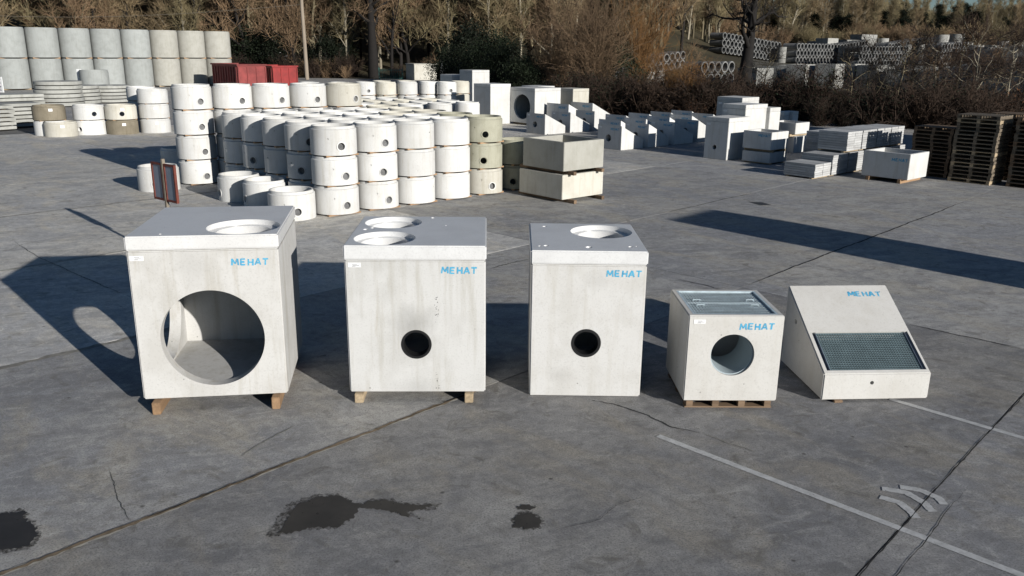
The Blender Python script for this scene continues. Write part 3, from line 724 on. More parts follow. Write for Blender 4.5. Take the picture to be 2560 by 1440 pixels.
# three loose rings in front, and the one behind the sign
for (x_, y_, az, lab, mt) in ((-6.93, 20.85, R(-140), 'loose white manhole ring nearest the four-high corner stack, half in shade', 'white'), (-6.03, 20.02, R(-140), 'middle one of three loose white manhole rings on the ground', 'white'), (-5.02, 18.58, R(-62), 'loose white manhole ring nearest the display chambers, pipe hole facing out', 'white'), (-9.52, 22.15, R(-78), 'lone white manhole ring standing behind the red-framed sign', 'white')):
    ring('one', (x_, y_), .001, az, mt, lab, 'single manhole rings on the ground')
ring('none', (-10.6, 26.3), .001, 0, 'white', 'white manhole ring in deep shade behind the four-high corner stack', 'single manhole rings on the ground')

# left group of larger rings
GL = 'larger rings by the slab stacks'
def bigstack(px0, px1, py, kinds, azs, mats, labs):
    c = at((px0+px1)/2, py); dirn = Vector((c.x, c.y)).normalized(); p = Vector((c.x, c.y))+dirn*BS; z = .001
    for k, kd in enumerate(kinds):
        if k:
            battens(p, z, A_U, 'battens between the larger rings', 'timber batten between the larger rings', BS); z += BAT
        ring(kd, (p.x, p.y), z, azs[k], mats[k], labs[k], GL, True, k != 0 or True); z += BH
bigstack(118, 192, 343, ['none'], [0], ['cream'], ['cream ring with a white label, alone in front of the brown ring'])
bigstack(93, 168, 340, ['none', 'none'], [0, 0], ['white', 'brown'], ['pale ring under the dark brown stained ring', 'dark brown stained ring on top beside the slab stack'])
bigstack(191, 268, 338, ['one', 'one'], [R(-105), R(-45)], ['white', 'white'], ['white ring with a broken hole at the bottom of its pair', 'white ring on top of its pair, next to the brown stained ring'])
bigstack(272, 346, 337, ['none', 'one'], [0, R(-62)], ['brown', 'cream'], ['brown stained labelled ring at the bottom, under a cream ring', 'cream ring with a black round hole on top of the brown one'])
bigstack(356, 426, 333, ['none', 'none', 'none'], [0, 1, 2], ['white']*3, ['lowest white ring of the three-high stack beside the four-high corner']*1+['middle white ring of the three-high stack beside the four-high corner', 'topmost white ring of the three-high stack beside the four-high corner'])
bigstack(328, 398, 322, ['none', 'none', 'none'], [0, 1, 2], ['white']*3, ['white ring in the stack hidden behind the three-high white stack']*3)

# slab discs and flat slabs at left
def disc_stack(px0, px1, pyb, r, n, t, mat, lab, z0=0.0, rect=False, d=None, az=0.):
    c = at((px0+px1)/2, pyb, z0); dv = Vector((c.x, c.y)).normalized(); p = Vector((c.x, c.y))+dv*r
    rr = random.Random(int(px0)+5)
    z = z0+.001
    if not rect: me = tomesh(lathe([(.28, 0), (r-.01, 0), (r, .012), (r, t-.012), (r-.01, t), (.28, t)], 56), 'cover_slab', 30)
    for k in range(n):
        for s in (-1, 1):
            b = box('timber_batten', (r*1.5, .07, .05), 'timber_old', None, (p.x-math.sin(A_U)*s*r*.5, p.y+math.cos(A_U)*s*r*.5, z), A_U, 0); tag(b, 'old timber batten between the stacked cover slabs', 'timber', 'battens between cover slabs')
        z += .05
        if rect: o = box('cover_slab', (2*r, d, t), mat, None, (p.x+rr.uniform(-.06, .06), p.y+rr.uniform(-.06, .06), z), az+rr.uniform(-.04, .04), .01)
        else: o = link('cover_slab', me, mat, None, (p.x+rr.uniform(-.05, .05), p.y+rr.uniform(-.05, .05), z), rr.uniform(0, 6))
        tag(o, lab, 'concrete slab', 'stacked cover slabs'); z += t
disc_stack(90, 216, 268, 1.35, 6, .20, 'slabs', 'thick round grey cover slab in the six-high stack behind the stained rings')
disc_stack(150, 250, 262, 1.30, 5, .18, 'slabs', 'round grey cover slab in the stack in front of the grey pipe')
disc_stack(235, 325, 258, 1.25, 5, .17, 'slabs', 'round grey cover slab in the stack behind the white three-high rings')
disc_stack(5, 90, 320, .85, 6, .13, 'slabs', 'square pale cover slab in the low stack at the edge of the yard', rect=True, d=1.5, az=A_U)
disc_stack(-70, 18, 330, .85, 6, .13, 'slabs', 'square grey cover slab in the outermost low stack', rect=True, d=1.5, az=A_U+.15)
disc_stack(-30, 90, 275, 1.5, 4, .16, 'slabs', 'wide pale cover slab in the stack before the tall pipe wall', rect=True, d=2.4, az=A_U)

# ------------------------------------------------------------------ tall pipe wall
PW = [(-52, -12), (-12, 62), (62, 148), (148, 228), (228, 303), (303, 375), (375, 445), (445, 512), (512, 575)]
pa, pb = at(50, 221), at(330, 217.0)
dirp = Vector((pb.x-pa.x, pb.y-pa.y)).normalized()
PR_, PH_ = 1.235, 2.39
def bigpipe_mesh(r, t, h):
    return tomesh(lathe([(r-t, 0), (r, 0), (r, h-.11), (r-.03, h-.10), (r-.045, h), (r-t, h)], 64), 'pipe', 35)
pipe_me = bigpipe_mesh(PR_, .2, PH_)
wall_dir = Vector((math.cos(R(42.8)), math.sin(R(42.8))))
base = Vector((-41.583, 70.76))
for i in range(-1, 8):
    p = base+wall_dir*(2.526*i)
    for k in range(2):
        for s in (-.7, .7):
            b = box('timber_beam', (2.1, .14, .10), 'timber_pale' if k == 0 else 'timber', None, (p.x+s*-math.sin(R(42.8)), p.y+s*math.cos(R(42.8)), .001+k*(PH_+.10)), R(42.8), 0)
            tag(b, 'timber beam under the giant pipes of the wall', 'timber', 'beams under the giant pipes')
        o = link('concrete_pipe', pipe_me, 'pipe' if i < 5 else 'pipe2', None, (p.x, p.y, .101+k*(PH_+.10)), random.uniform(0, 6))
        tag(o, '%s giant pipe from the red skip end in the %s row of the pipe wall' % (ORD[7-i], 'upper' if k else 'lower'), 'concrete pipe', 'giant pipes, %s row' % ('upper' if k else 'lower'))
# small grey pipe standing before the wall, and the narrow white post beside it
c = at(225, 240); gp = link('concrete_pipe', bigpipe_mesh(1.0, .14, 1.85), 'pipe', None, (c.x, c.y+1.0, .001)); tag(gp, 'short grey concrete pipe standing in front of the giant pipe wall', 'concrete pipe')
c = at(185, 240); wp = tag(empty('marker_post', (c.x, c.y+1.2, 0), 0), 'narrow white marker board beside the short grey pipe', 'marker post')
box('board', (.36, .05, 1.15), 'label', wp, (0, 0, .75)); box('post', (.06, .06, .75), 'post', wp, (0, 0, 0))
c = at(4, 236); nb = tag(empty('notice_board', (c.x, c.y, 0), R(-18)), 'white notice board with black letters cut by the picture edge', 'sign')
c_h = atY(4, 192, c.y).z
box('panel', (.75, .06, 1.15), 'label', nb, (-.1, 0, c_h-1.15), 0, .01); box('post', (.08, .05, c_h-1.15), 'post', nb, (-.1, .0, 0))
for k in range(4):
    bm = bmesh.new(); rr = random.Random(k); L = lettering(.16, k, 'HEHT'[k], 1, .9)
    o = link('lettering', L, 'steel_dark', nb, (.12, -.032, c_h-1.02+k*.25)); o.rotation_euler = (0, R(-90), 0)

# ------------------------------------------------------------------ sign with red frames
sg = tag(empty('yard_sign', (-6.10, 14.42, 0), R(141)), 'signpost with two red-framed glass panels behind the largest chamber', 'sign')
box('post', (.055, .055, 1.84), 'post', sg, (0, 0, 0))
for s in (-1, 1):
    pw, ph, zb = .35, .66, 1.10
    cx_ = s*(.035+pw/2)
    f_ = bmesh.new()
    for q in (-1, 1):
        box_bm(.035, .045, ph, 0, 0, f_, (q*(pw-.035)/2, 0)); box_bm(pw-.072, .045, .035, 0, 0 if q < 0 else ph-.035, f_)
    fo = link('frame', tomesh(f_, 'frame'), 'redframe', sg, (cx_, 0, zb))
    link('pane', box_me(pw-.075, .012, ph-.075), 'glass', fo, (0, 0, .0375))

# ------------------------------------------------------------------ shadow caster beside the picture: tall shaft of stacked chambers
tip = Vector((4.85, 18.82)); dirv = Vector((-sund.x, -sund.y)).normalized()
q = tip-dirv*13.2; hh = 13.2*math.tan(SUN_EL)
ts = tag(empty('chamber_tower', (q.x, q.y, 0), A_U), 'tall concrete shaft of stacked chambers standing beside the open yard', 'chamber')
for k in range(3): box('section', (1.9, 1.9, hh/3-.01), 'white', ts, (0, 0, k*hh/3), 0, .012)

# ------------------------------------------------------------------ boxes on the right, all set out on the yard axes
def place(near, lv, lu):
    "centre of a footprint whose corner nearest the camera is `near`; lv along VB, lu along U"
    return Vector((near[0], near[1], 0))+VB*lv*.5+UB*lu*.5
def open_box(name, near, lv, lu, h, z, mat, label, cat='concrete box', group=None, t=.10, letters=None):
    c = place(near, lv, lu)
    me = cut(box_bm(lu, lv, h, .010), [box_bm(lu-2*t, lv-2*t, h, 0, .10)], 30)
    o = link(name, me, mat, None, (c.x, c.y, z), A_B); tag(o, label, cat, group)
    return o
def side_letters(o, lu, lv, x_off, z, h, seed):
    "blue stencil on the face that looks along -UB (shaded), reading left to right from outside"
    l = link('lettering', lettering(h, seed), 'blue', o, (-lu/2-.002, 0, 0), -math.pi/2)
    l.location = (-lu/2-.002, x_off, z); return l
def bearers(near, lv, lu, z, ht, label, mat='timber_old', over=.12, group='timber bearers under the stacked boxes', along='v'):
    for s in (.16, .84):
        if along == 'v': c = Vector((near[0], near[1], 0))+VB*lv*.5+UB*lu*s; ln, az = lv+2*over, A_B+math.pi/2
        else: c = Vector((near[0], near[1], 0))+VB*lv*s+UB*lu*.5; ln, az = lu+2*over, A_B
        o = box('timber_bearer', (ln, .10, ht), mat, None, (c.x, c.y, z), az, .004); tag(o, label, 'timber', group)
nearM = at(1405, 500, .09)
bearers(nearM, 1.62, 1.50, .001, .088, 'dark brown timber under the lower of the two big open boxes', over=.24)
open_box('open_box', nearM, 1.62, 1.50, .62, .09, 'cream', 'lower one of two big open concrete boxes stacked beside the rings', group='two big open boxes')
bearers(nearM, 1.62, 1.50, .711, .085, 'brown timber between the two big open boxes', 'timber_old', .20)
nu = (nearM.x+.02, nearM.y+.05)
open_box('open_box', nu, 1.52, 1.46, .72, .797, 'pipe2', 'upper one of two big open concrete boxes stacked beside the rings', group='two big open boxes')
# open box on fresh timbers
nO = at(2268, 451, .12)
bearers(nO, 1.42, 1.28, .001, .118, 'fresh orange timber under the single open box near the pallets', 'timber', .05, along='u')
ob = open_box('open_box', nO, 1.42, 1.28, .76, .12, 'white', 'single open concrete box on fresh timbers near the pallet stacks', t=.09); side_letters(ob, 1.28, 1.42, -.18, .52, .09, 7)
# closed chambers group S
def closed_box(near, lv, lu, h, z, mat, label, hole=None, group='closed concrete chambers on the right of the headwalls', lab=True, hz=None, hr=.1):
    c = place(near, lv, lu); cuts = []
    if hole: cuts = [box_bm(lu-.24, lv-.24, h-.24, 0, .12), hcyl(hole, .5, (-lu/2, 0 if hz is None else hz[0], .4 if hz is None else hz[1]), 0, 48)]
    bm = box_bm(lu, lv, h-.15, .01); me = cut(bm, cuts, 30) if cuts else tomesh(bm, 'body')
    t = tag(empty('closed_chamber', (c.x, c.y, z), A_B), label, 'chamber', group)
    link('body', me, mat, t); box('lid', (lu, lv, .145), mat, t, (0, 0, h-.146), 0, .01)
    if lab: box('label_sticker', (.004, .16, .07), 'label', t, (-lu/2-.003, lv*.36, h-.28), 0, 0)
    return t
nS = at(1815, 401)
o = closed_box(nS, .98, 1.34, 1.47, 0.001, 'white', 'front tall chamber with a small round hole in its shaded face', .085, hz=(.05, .42))
n2 = Vector(nS)+UB*1.38+VB*.27; closed_box(n2, 1.02, 1.42, 1.86, .001, 'white', 'taller blank chamber right behind the one with the small hole')
n3 = Vector(nS)+UB*2.85+VB*1.42; closed_box(n3, 1.15, 1.15, 2.02, .001, 'white', 'tallest blank chamber at the back of the shaded chamber row')
n4 = Vector(nS)+UB*2.75+VB*.12; closed_box(n4, .95, .72, 1.72, .001, 'white', 'blank chamber behind the stacked open boxes, its lit side cream white', lab=False)
n5 = atY(1962, 270, 36.8); n5.z = 0; closed_box(n5, .5, .45, 1.22, .001, 'white', 'slim short chamber standing against the dark hedge', lab=False)
n6 = atY(1984, 271, 37.0); n6.z = 0; closed_box(n6, .5, .45, 1.22, .001, 'white', 'slimmest chamber next to its twin against the dark hedge', lab=False)
nq = at(1923, 409, .05)
bearers(nq, 1.10, 1.05, .001, .048, 'pale timber under the lower small open box', 'timber_pale', -.02)
open_box('open_box', nq, 1.10, 1.05, .36, .05, 'white', 'shallow box at the bottom of the small stack before the chambers', group='small open boxes in stacks', t=.08)
bearers(nq, 1.10, 1.05, .411, .085, 'pale timber block between the small open boxes', 'timber_pale', .02)
ob = open_box('open_box', nq, 1.12, 1.06, .60, .497, 'white', 'deep open box on top of the small stack before the chambers', group='small open boxes in stacks', t=.08); side_letters(ob, 1.06, 1.12, -.05, .43, .085, 8)
nr = at(1987, 340, .65); nr.z = 0
open_box('open_box', nr, 1.15, 1.0, .62, .001, 'white', 'lower open box of the second small stack, next to the slim chambers', group='small open boxes in stacks', t=.08)
bearers(nr, 1.15, 1.0, .622, .085, 'fresh pale timber jutting out between the second stack of open boxes', 'timber_pale', .14, along='u')
open_box('open_box', nr, 1.15, 1.0, .42, .708, 'white', 'upper open box of the second small stack, on jutting timbers', group='small open boxes in stacks', t=.08)

# tall chambers left of the headwalls
GT = 'tall chambers behind the manhole rings'
nt1 = at(1226, 312); closed_box(nt1, 1.35, 1.35, 2.0, .001, 'white', 'tall white chamber right behind the yellowish ring stack', group=GT, lab=False)
nt2 = at(1181, 268); closed_box(nt2, 1.35, 1.45, 2.35, .001, 'white', 'tall blank chamber farther behind, beside the distant ring row', group=GT, lab=False)
nt3 = at(1336, 313, .05)
bearers(nt3, 1.9, 1.8, .001, .10, 'pale timber under the chamber with the big dark round opening', 'timber_pale', .0)
closed_box(nt3, 1.9, 1.8, 1.74, .102, 'white', 'big chamber with a large dark round opening in its shaded face', .62, group=GT, hz=(0, .80), lab=False)
closed_box(Vector(nt3)+UB*2.9+VB*.2, 1.3, 1.2, 1.75, .001, 'cream', 'lower chamber peeking out behind the one with the large opening', group=GT, lab=False)
closed_box(Vector(nt1)+UB*3.0-VB*.3, 1.3, 1.2, 1.85, .001, 'white', 'chamber in full shade between the tall white one and the round opening', group=GT, lab=False)
closed_box(Vector(nt2)+VB*2.2, 1.3, 1.2, 2.0, .001, 'white', 'shaded chamber just beside the distant ring row', group=GT, lab=False)

# wedge headwalls in rows
hw_me = {}
def headwall(xy, s, label, group, hole=True):
    k = (s, hole); w_, d_, h_, f_ = 1.25*s, 1.30*s, .92*s, .34*s
    if k not in hw_me:
        cuts = [hcyl(.14*s, .5, (0.05*s, d_/2, .42*s), math.pi/2, 40), box_bm(w_-.24, d_-.26, .26, 0, .10)] if hole else []
        hw_me[k] = cut(wedge_bm(w_, d_, h_, f_, .008), cuts, 30)
    c = Vector((xy[0], xy[1], 0))+VB*w_*.5+UB*d_*.5
    o = link('sloped_headwall', hw_me[k], 'white', None, (c.x, c.y, .001), A_B+R(90)); tag(o, label, 'headwall', group)
    l = link('lettering', lettering(.085*s, 9), 'blue', o, (w_*.05, d_/2+.002, h_*.80), math.pi); l.location.x = -w_*.05
    if random.random() < .6: box('label_sticker', (.14, .004, .06), 'label', o, (w_*.38, d_/2+.002, h_*.86), 0, 0)
    return o
hA = at(1552, 376)
for k in range(4): headwall(Vector(hA)+UB*(1.62*k+.0), 1.0, ('front wedge headwall with a small round hole beside the big open boxes' if k == 0 else 'wedge headwall in the front row, %s behind the one with the small hole' % ORD[k-1]), 'headwalls of the front row' if k else None)
for k in range(5): headwall(Vector(hA)+UB*(1.9+1.6*k)+VB*1.72, 1.0, 'shaded wedge headwall in the second row, %s from the sunlit front one' % ORD[k], 'headwalls of the second row')
for k in range(4): headwall(Vector(hA)+UB*(4.2+1.6*k)+VB*3.45, 1.0, 'shaded wedge headwall in the third row, %s from the chamber with the large opening' % ORD[k], 'headwalls of the third row')
hB = at(1362, 337)
for k in range(3): headwall(Vector(hB)+UB*1.62*k, 1.0, ['wedge headwall standing first before the chamber with the large round opening', 'second wedge headwall from the chamber with the large round opening', 'third wedge headwall in line from the chamber with the large round opening'][k], 'headwalls before the large opening')
for k in range(2): headwall(Vector(hB)+UB*(3.2+1.7*k)+VB*1.7, 1.25, ['larger wedge headwall with a dark hole half hidden by the line of three', 'larger wedge headwall behind the half hidden one'][k], 'larger headwalls')

# paving packs
def pack(near, lv, lu, layers, lh, z, label, group, cols=1):
    c = place(near, lv, lu); t = tag(empty('paving_pack', (c.x, c.y, z), A_B), label, 'paving', group)
    for k in range(layers):
        for j in range(cols):
            box('slab', (lu/cols-.008, lv, lh-.006), 'paver', t, ((j-(cols-1)/2)*lu/cols+random.uniform(-.006, .006), random.uniform(-.006, .006), k*lh), 0, .005)
    for s in (-.3, .3):
        box('strap', (.016, lv+.012, layers*lh+.004), 'steel_dark', t, (s*lu, 0, 0), 0, 0) if False else None
    return t
def pboards(near, lv, lu, z, label):
    for s in (.12, .88):
        c = Vector((near[0], near[1], 0))+VB*lv*s+UB*lu*.5
        o = box('timber_bearer', (lu, .09, .045), 'timber_pale', None, (c.x, c.y, z), A_B, 0); tag(o, label, 'timber', 'bearers under the paving packs')
nk = at(2035, 449)
pboards(nk, 1.05, .95, .001, 'pale bearer under the lowest paving pack'); pack(nk, 1.05, .95, 6, .068, .047, 'lowest pack of grey paving slabs, nearest the open yard', 'packs of paving slabs', 2)
nk2 = Vector(nk)+UB*1.03; pboards(nk2, 1.05, .95, .001, 'pale bearer under the second paving pack'); pack(nk2, 1.05, .95, 9, .068, .047, 'mid-height pack of grey paving slabs behind the lowest pack', 'packs of paving slabs', 2)
nk3 = Vector(nk)+UB*2.06
for k in range(4):
    q = Vector(nk3)+UB*k*1.0
    pboards(q, 1.05, .95, .001, 'shaded bearer under the long double row of paving packs'); pack(q, 1.05, .95, 9, .07, .047, 'lower pack of paving slabs in the long shaded row', 'lower packs of the long row', 2)
    q2 = Vector(q)-UB*.25
    pboards(q2, 1.05, .95, .685, 'bearer between the two layers of paving packs'); pack(q2, 1.0, .95, 8, .075, .731, 'upper pack of paving slabs with sunlit top in the long row', 'upper packs of the long row', 2)
for k in range(4):
    q = Vector(nk3)+UB*(1.2+k*1.05)+VB*1.25
    pack(q, 1.0, .95, 8, .075, .001, 'paving pack in full shade behind the long row', 'packs behind the long row', 2); pack(q, 1.0, .95, 7, .075, .603, 'upper shaded paving pack behind the long row', 'upper packs behind the long row', 2)
for k in range(2):
    q = Vector(nk3)+UB*(4.2+k*1.3)-VB*1.9
    open_box('open_box', q, 1.5, 1.2, .62, .001, 'white', 'shaded trough lying between the long paving row and the pallets', group='shaded troughs', t=.1)

# pallet stacks
def pallet_stack(near, n, label, group, lv=1.2, lu=1.0, H=.118, z=0.001, jit=.02, mats=('pallet',)):
    c = place(near, lv, lu)
    for k in range(n):
        pallet('pallet', label, (c.x+random.uniform(-jit, jit), c.y+random.uniform(-jit, jit)), A_B+R(90)+random.uniform(-.015, .015), lv, lu, z+k*H, random.choice(mats), group, H)
np1 = at(2474, 464)
pallet_stack(np1, 17, 'wooden pallet in the tall stack with sunlit edge', 'pallets of the sunlit stack', mats=('pallet', 'timber_pale', 'pallet'))
np2 = Vector(np1)-VB*1.55+UB*.25
pallet_stack(np2, 17, 'wooden pallet in the tall stack cut off by the picture edge', 'pallets of the edge stack', mats=('pallet', 'timber_old'))
np3 = Vector(np1)+VB*1.42+UB*.45
pallet_stack(np3, 13, 'wooden pallet in the fully shaded stack behind the single open box', 'pallets of the shaded stack', mats=('timber_old',))
np4 = Vector(np1)+UB*1.5-VB*.4
pallet_stack(np4, 17, 'wooden pallet in the stack behind the sunlit pallets', 'pallets of the rear stack', mats=('timber_old',))

blocker = tag(empty('hedge_shade_blocker', (23.5, 28.0, 0), A_B), 'tall unseen block added to shade the hedge, beside the pallet stacks', 'light blocker')  # unseen block out of view, added only to throw shade on the hedge
box('wall', (9.0, 4.0, 4.6), 'pipe', blocker, (0, 0, 0), 0, .02); box('blocker_top', (9.4, 4.4, .2), 'steel_dark', blocker, (0, 0, 4.602), 0, .02)
# ------------------------------------------------------------------ distant yard edge: skips, block, pole, fence
def skip(near_px, yawd, lf, ls, h, mat, label):
    c = at(*near_px); yaw = R(yawd); X = Vector((math.cos(yaw), math.sin(yaw), 0)); Y = Vector((-X.y, X.x, 0))
    ctr = c+X*lf/2+Y*ls/2
    t = tag(empty('waste_skip', (ctr.x, ctr.y, .001), yaw), label, 'skip', 'red waste skips')
    link('body', cut(box_bm(lf, ls, h, .02), [box_bm(lf-.12, ls-.12, h, 0, .12)]), mat, t)
    for s in (-1, 1):
        box('top_rail', (lf+.16, .10, .13), mat, t, (0, s*(ls/2+.03), h-.02), 0, 0); box('top_rail', (.10, ls-.06, .129), mat, t, (s*(lf/2+.03), 0, h-.02), 0, 0)
    for k in range(4): box('rib', (.10, .07, h-.25), mat, t, (-lf/2+.06+k*(lf-.12)/3, -ls/2-.034, .12), 0, 0)
    for k in range(10): box('rib', (.06, .16, h-.25), mat, t, (-lf/2-.029, -ls/2+.3+k*(ls-.6)/9, .12), 0, 0)
    box('bottom_rail', (lf+.10, .09, .2), mat, t, (0, -ls/2-.075, .0), 0, 0)
    return t
skip((598, 227), 41, 2.55, 5.6, 2.08, 'redfade', 'faded red ribbed skip beside the giant pipe wall')
skip((684, 217), 39, 2.5, 4.4, 1.82, 'red', 'bright red skip beside the wooden utility pole')
c = at(640, 190); wl_ = box('container_roof', (6.5, 2.6, 2.9), 'label', None, (c.x-1.5, c.y+8, .001), R(24), .05); tag(wl_, 'pale site container behind the faded red skip', 'container')
c = at(1024, 200); yawb = R(25)
bl = tag(empty('concrete_block_store', (c.x+1.2, c.y+1.8, .001), yawb), 'blank pale concrete cabin in front of the wood', 'cabin')
box('wall', (2.8, 3.2, 1.75), 'cream', bl, (0, 0, 0), 0, .03); box('roof_slab', (2.9, 3.3, .12), 'cream', bl, (0, 0, 1.752), 0, .02)
c = at(1090, 200); dk = tag(empty('dark_container', (c.x+2.0, c.y+3.5, .001), R(20)), 'dark container with small white lettering beside the pale cabin', 'container')
box('body', (4.2, 2.4, 2.2), 'steel_dark', dk, (0, 0, 0), 0, .04)
for k in range(4): link('lettering', lettering(.30, k, 'HETE'[k], 1, .7), 'label', dk, (-1.5+k*.34, -1.203, 1.0))
c = at(951, 203); fn = tag(empty('green_fence', (c.x, c.y, 0), R(8)), 'short green railing fence beside the pale cabin', 'fence')
for k in range(12): box('rail_bar', (.05, .05, 1.3), 'green', fn, (k*.22, 0, .1), 0, 0)
for z_ in (.3, 1.2): box('top_rail', (2.6, .062, .06), 'green', fn, (1.2, 0, z_), 0, 0)
for k in (0, 1): box('post', (.09, .09, 1.5), 'green', fn, (-.12+k*2.66, 0, 0), 0, 0)

def tube(pts, radii, sides=8, cap=True):
    vs_, fs_ = [], []; n = len(pts)
    for i, p in enumerate(pts):
        a = Vector(pts[max(i-1, 0)]); b = Vector(pts[min(i+1, n-1)]); d = (b-a).normalized()
        q = d.orthogonal().normalized() if abs(d.z) < .9 else Vector((1, 0, 0)); q = (q-d*q.dot(d)).normalized(); w_ = d.cross(q)
        for k in range(sides):
            t = 2*math.pi*k/sides; vs_.append(tuple(Vector(p)+(q*math.cos(t)+w_*math.sin(t))*radii[i]))
    for i in range(n-1):
        for k in range(sides):
            l = (k+1) % sides; fs_.append((i*sides+k, i*sides+l, (i+1)*sides+l, (i+1)*sides+k))
    if cap: fs_.append(tuple(range((n-1)*sides, n*sides)))
    me = bpy.data.meshes.new('tube'); me.from_pydata(vs_, [], fs_)
    for p in me.polygons: p.use_smooth = True
    return me
pb_ = at(768, 199); up_ = tag(empty('utility_pole', (pb_.x, pb_.y, 0)), 'leaning wooden utility pole in front of the wood', 'pole')
topx = atY(752, -20, pb_.y)
link('shaft', tube([(0, 0, 0), ((topx.x-pb_.x)*.5, 0, topx.z*.5), (topx.x-pb_.x, 0, topx.z+.6)], [.24, .21, .17], 10), 'pole', up_)
link('cap', tube([(topx.x-pb_.x, 0, topx.z+.55), (topx.x-pb_.x, 0, topx.z+.75)], [.19, .19], 10), 'steel_dark', up_)
cbA = Vector((pb_.x+(topx.x-pb_.x)*.9, pb_.y, 8.25)); cbB = Vector((-76, 104.5, 7.4)); pts = [cbA.lerp(cbB, k/24)-Vector((0, 0, 1.1*math.sin(math.pi*k/24))) for k in range(25)]
tag(link('overhead_cable', tube(pts, [.02]*25, 5), 'post'), 'thin pale overhead cable strung from the utility pole', 'cable')
p2 = tag(empty('utility_pole', (cbB.x, cbB.y+.2, 0)), 'far wooden utility pole at the other end of the overhead cable', 'pole'); link('shaft', tube([(0, 0, 0), (0, 0, 12.5)], [.24, .17], 10), 'pole', p2)

# ------------------------------------------------------------------ far yard beyond the hedge
v, f = [], []; nx, ny = 40, 30
for j in range(ny+1):
    for i in range(nx+1):
        y = 56+150*j/ny; x = (24+(y-56)*.16)+(110+(y-56)*.8)*i/nx; v.append((x, y, max(hill(x, y), 0)+.03))
for j in range(ny):
    for i in range(nx): a = j*(nx+1)+i; f.append((a, a+1, a+nx+2, a+nx+1))
me = bpy.data.meshes.new('far_yard'); me.from_pydata(v, [], f)
tag(link('far_yard_ground', me, 'gravel'), 'pale gravel of the far storage yard', None, kind='structure')
fp_me = {}
def far_pipe(p, r, ln, az, label, group, mat='far'):
    k = (r, ln)
    if k not in fp_me:
        bm = lathe([(r*.80, 0), (r, 0), (r, ln*.88), (r*1.10, ln*.90), (r*1.10, ln), (r*.84, ln)], 22)
        bmesh.ops.translate(bm, verts=bm.verts, vec=(0, 0, -ln/2)); bmesh.ops.rotate(bm, verts=bm.verts, matrix=Matrix.Rotation(math.pi/2, 3, 'Y')); fp_me[k] = tomesh(bm, 'far_pipe', 35)
    o = link('concrete_pipe', fp_me[k], mat, None, p, az); tag(o, label, 'concrete pipe', group)
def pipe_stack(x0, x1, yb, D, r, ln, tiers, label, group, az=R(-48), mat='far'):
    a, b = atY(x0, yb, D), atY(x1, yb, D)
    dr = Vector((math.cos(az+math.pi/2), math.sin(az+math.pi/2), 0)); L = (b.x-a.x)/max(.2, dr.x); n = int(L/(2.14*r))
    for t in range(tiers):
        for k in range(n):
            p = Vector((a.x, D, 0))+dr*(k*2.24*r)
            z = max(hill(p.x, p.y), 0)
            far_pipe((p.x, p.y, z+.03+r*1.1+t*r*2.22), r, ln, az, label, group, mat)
G1 = 'pipes stacked in the far yard'
pipe_stack(1590, 1730, 168, 112, .52, 2.6, 2, 'grey pipe in the low far stack left of the dark oak', 'far pipes left of the oak')
pipe_stack(1735, 1850, 206, 96, .58, 2.6, 2, 'grey pipe in the stack right behind the dark oak trunk', 'far pipes behind the oak')
pipe_stack(1790, 1990, 160, 142, .50, 2.6, 3, 'grey pipe in the far stack showing a line of round ends', 'far pipes with a line of round ends')
pipe_stack(1975, 2240, 155, 150, .52, 2.8, 3, 'grey pipe in the widest far stack', 'far pipes of the widest stack')
pipe_stack(2130, 2330, 158, 140, .50, 2.6, 3, 'grey pipe in the far stack behind the hedge of brambles', 'far pipes behind the brambles')
pipe_stack(2200, 2420, 160, 158, .55, 2.8, 3, 'grey pipe in the long far stack in front of the rearmost pipes', 'far pipes of the long stack')
pipe_stack(2440, 2620, 168, 128, .55, 2.8, 3, 'grey pipe in the far stack nearest the edge of the wood', 'far pipes by the wood edge')
pipe_stack(2330, 2450, 165, 150, .55, 2.8, 3, 'grey pipe in the rearmost far stack', 'rearmost far pipes')
rr = random.Random(21)
def far_ring(px, pb, D, r, h, mat, lab, grp):
    q = atY(px, pb, D); z = max(hill(q.x, D), 0)+.03
    k = ('fr', r, h)
    if k not in fp_me: fp_me[k] = tomesh(lathe([(r*.82, 0), (r, 0), (r, h), (r*.82, h)], 28), 'far_ring', 35)
    n = max(1, int(round((q.z-z)/(h+.02)))+1)
    for s in range(n):
        o = link('far_ring', fp_me[k], mat, None, (q.x, D, z+s*(h+.003)), 0); tag(o, lab, 'concrete ring', grp)
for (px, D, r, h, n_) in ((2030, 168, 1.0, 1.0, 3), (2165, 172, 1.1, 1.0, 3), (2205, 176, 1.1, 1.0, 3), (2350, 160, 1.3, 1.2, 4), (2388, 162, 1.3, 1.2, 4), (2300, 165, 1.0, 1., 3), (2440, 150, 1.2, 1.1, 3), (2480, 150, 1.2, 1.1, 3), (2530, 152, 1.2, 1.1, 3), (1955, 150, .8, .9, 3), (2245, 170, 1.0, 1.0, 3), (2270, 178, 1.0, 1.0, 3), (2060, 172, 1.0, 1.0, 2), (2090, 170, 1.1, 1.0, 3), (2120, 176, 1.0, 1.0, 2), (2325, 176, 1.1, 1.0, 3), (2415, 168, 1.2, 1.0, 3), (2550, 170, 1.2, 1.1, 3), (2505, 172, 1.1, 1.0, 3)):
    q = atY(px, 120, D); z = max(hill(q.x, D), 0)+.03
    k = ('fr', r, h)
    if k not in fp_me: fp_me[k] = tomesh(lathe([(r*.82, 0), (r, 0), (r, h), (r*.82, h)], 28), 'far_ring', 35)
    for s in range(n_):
        o = link('concrete_ring', fp_me[k], 'farw', None, (q.x, D, z+s*(h+.003)), 0); tag(o, 'pale far-off ring stacked in the yard beyond the hedge', 'concrete ring', 'far-off stacked rings')
